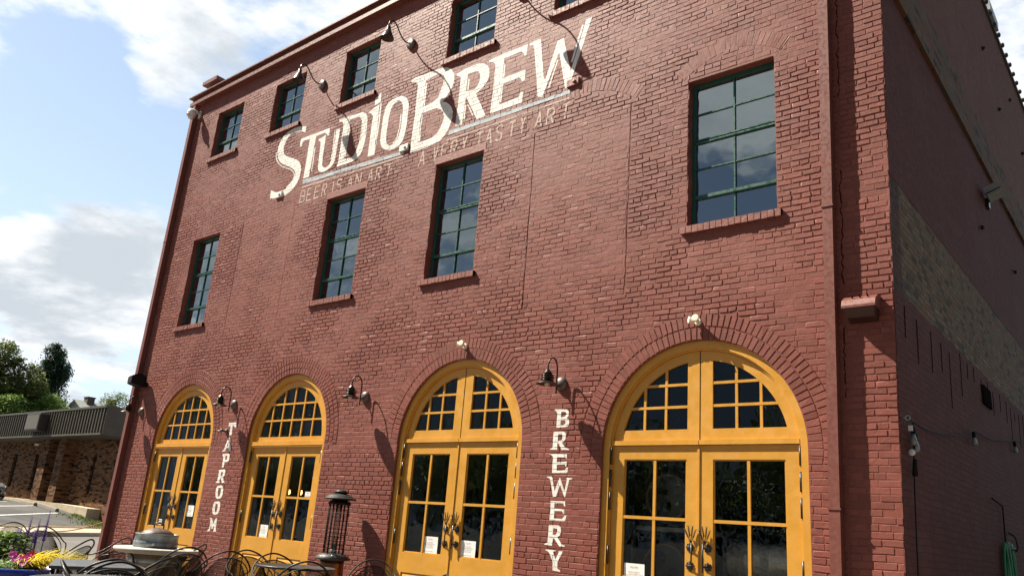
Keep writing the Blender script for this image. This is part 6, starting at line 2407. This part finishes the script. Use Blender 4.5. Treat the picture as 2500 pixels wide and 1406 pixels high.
tree('deciduous_tree', (-65.5, 14.6, 1.4),
     [((-65.9, 14.6, 9.5), (2.4, 2.4, 2.4), 1.3), ((-66.6, 13.6, 11.6), (2.0, 2.0, 1.5), .9), ((-64.8, 15.6, 8.2), (1.7, 1.7, 1.9), .8), ((-67.2, 12.4, 9.6), (2.0, 2.0, 2.2), .9), ((-65.2, 15.3, 10.8), (1.2, 1.2, 1.1), .45), ((-66.2, 14.2, 6.5), (3, 3, 2.2), 1.0), ((-64.6, 15.9, 9.4), (1.5, 1.5, 1.6), .7), ((-66.4, 13.9, 8.0), (2.6, 2.6, 2.2), 1.2)],
     27000, .23, LG1, 'tall dull green tree at the left edge behind the low building', 8, .35)
tree('twiggy_tree', (-72.0, 14.3, 1.4),
     [((-72.2, 14.2, 13.0), (1.9, 1.9, 1.3), .9), ((-73.6, 12.4, 12.6), (2.0, 2.0, 1.8), .9), ((-72.6, 14.2, 10.6), (2.2, 2.2, 2.2), .9)],
     5200, .16, LG5, 'sparse greyish tree in the top left behind the green trees', 15, .3)
tree('broadleaf_tree', (-63.7, 17.3, 1.4),
     [((-63.7, 17.4, 7.9), (1.5, 1.5, 1.35), 1.0), ((-64.6, 16.4, 6.9), (1.4, 1.4, 1.5), .8), ((-62.8, 18.4, 7.1), (1.15, 1.15, 1.1), .6), ((-64.0, 17.0, 5.4), (2.2, 2.2, 1.8), .9)],
     9000, .20, LG2, 'bright green bushy tree in front of the dark conifer', 23, .22)
tree('broadleaf_tree', (-62.0, 14.6, 1.4),
     [((-62.1, 14.6, 7.6), (1.2, 1.2, .9), 1.0), ((-62.8, 13.7, 7.3), (1.2, 1.2, 1.0), .8), ((-62.2, 14.4, 5.8), (1.8, 1.8, 1.6), .9)],
     5200, .18, LG2, 'low green shrubby tree just above the left roof edge', 31, .18)
tree('pale_tree', (-71.1, 26.0, 1.5),
     [((-71.1, 26.0, 10.4), (1.25, 1.25, 1.0), 1.0), ((-71.6, 25.4, 9.3), (1.3, 1.3, 1.0), .8), ((-70.5, 26.7, 9.4), (1.2, 1.2, .9), .7), ((-71.1, 26, 7.2), (1.6, 1.6, 1.8), .6)],
     3600, .17, LG4, 'small pale spring green tree beside the brick building edge', 41, .16)
tree('pale_tree', (-80.5, 30.6, 1.5),
     [((-80.5, 30.6, 9.9), (1.5, 1.5, .7), 1.0), ((-79.2, 31.9, 9.6), (1.3, 1.3, .7), .8)],
     1600, .17, LG5, 'thin grey green tree beside the distant house chimneys', 43, .16)
# the tree that the fanlights mirror, across the street behind the viewer
tree('street_tree', (-36, -17, GZ),
     [((-36, -17, 7.5), (3.2, 3.2, 2.6), 1.0), ((-33.5, -15, 6.0), (2.4, 2.4, 2.0), .8), ((-38, -19, 6.2), (2.6, 2.6, 2.2), .8), ((-30.5, -16.5, 5.4), (2.0, 2.0, 1.8), .6)],
     2600, .26, LG1, 'open branched tree mirrored in the fanlights of the taproom doors', 51, .38)

# wooded bank across the road: closes the view behind the patio and darkens the lower panes
rr = random.Random(77)
mb = MB()
for (x, y, r, h) in [(-122 + 7 * k + rr.uniform(-2, 2), -48 + rr.uniform(-6, 4) - (14 if k < 10 else 0), rr.uniform(4.5, 6.5), rr.uniform(8.5, 12.5) * (1.2 if k < 10 else 1)) for k in range(25)] + [(24 + rr.uniform(-3, 4), -30 + 7 * k, rr.uniform(3.5, 5), rr.uniform(10, 14)) for k in range(9)]:
    mb.tube([(x, y, GZ), (x + .3, y, h * .5), (x, y, h * .85)], [.35, .25, .06], 6)
    for k in range(1300):
        p = Vector((rr.gauss(0, .45), rr.gauss(0, .45), rr.gauss(0, .42)))
        if p.length > 1.05:
            p *= 1.0 / p.length
        leaf(mb, Vector((x + p.x * r, y + p.y * r, h * .56 + p.z * h * .44)), Vector((rr.gauss(0, 1), rr.gauss(0, 1), rr.gauss(0, .6))), Vector((rr.gauss(0, .5), rr.gauss(0, .5), 1)), rr.uniform(.45, .95), .24)
o = mb.build('treeline', LG1)
o['kind'] = 'stuff'

# distant house
H = thing('distant_house', (-79, 27, 1.5), 'distant house with a grey green gable roof and two chimneys', 'house')
mb = MB()
i = len(mb.v)
hx0, hx1, hy0, hy1 = -80.6, -76.4, 25.6, 30.6
mb.box(hx0, hx1, hy0, hy1, 1.5, 9.75)
mb.build('wall', mat('house_siding', (.42, .42, .38), .8), H)
mb = MB()
xm = (hx0 + hx1) / 2
for s_ in (-1, 1):
    e = hx0 - .25 if s_ < 0 else hx1 + .25
    mb.quad((e, hy0 - .3, 9.65), (e, hy1 + .3, 9.65), (xm, hy1 + .3, 10.85), (xm, hy0 - .3, 10.85))
    mb.quad((e, hy0 - .3, 9.57), (e, hy1 + .3, 9.57), (xm, hy1 + .3, 10.77), (xm, hy0 - .3, 10.77))
mb.quad((hx0, hy0 - .05, 9.7), (hx1, hy0 - .05, 9.7), (xm, hy0 - .05, 10.8))
rf = mb.build('roof', mat('grey_green_roof', (.22, .25, .23), .8, var=.15), H)
for x, y in ((-78.2, 26.6), (-76.9, 28.2)):
    mb = MB()
    mb.box(x - .42, x + .42, y - .35, y + .35, 9.8, 11.15)
    mb.box(x - .48, x + .48, y - .41, y + .41, 11.15, 11.25)
    mb.build('chimney', mat('chimney_brick', (.10, .075, .065), .9), rf)
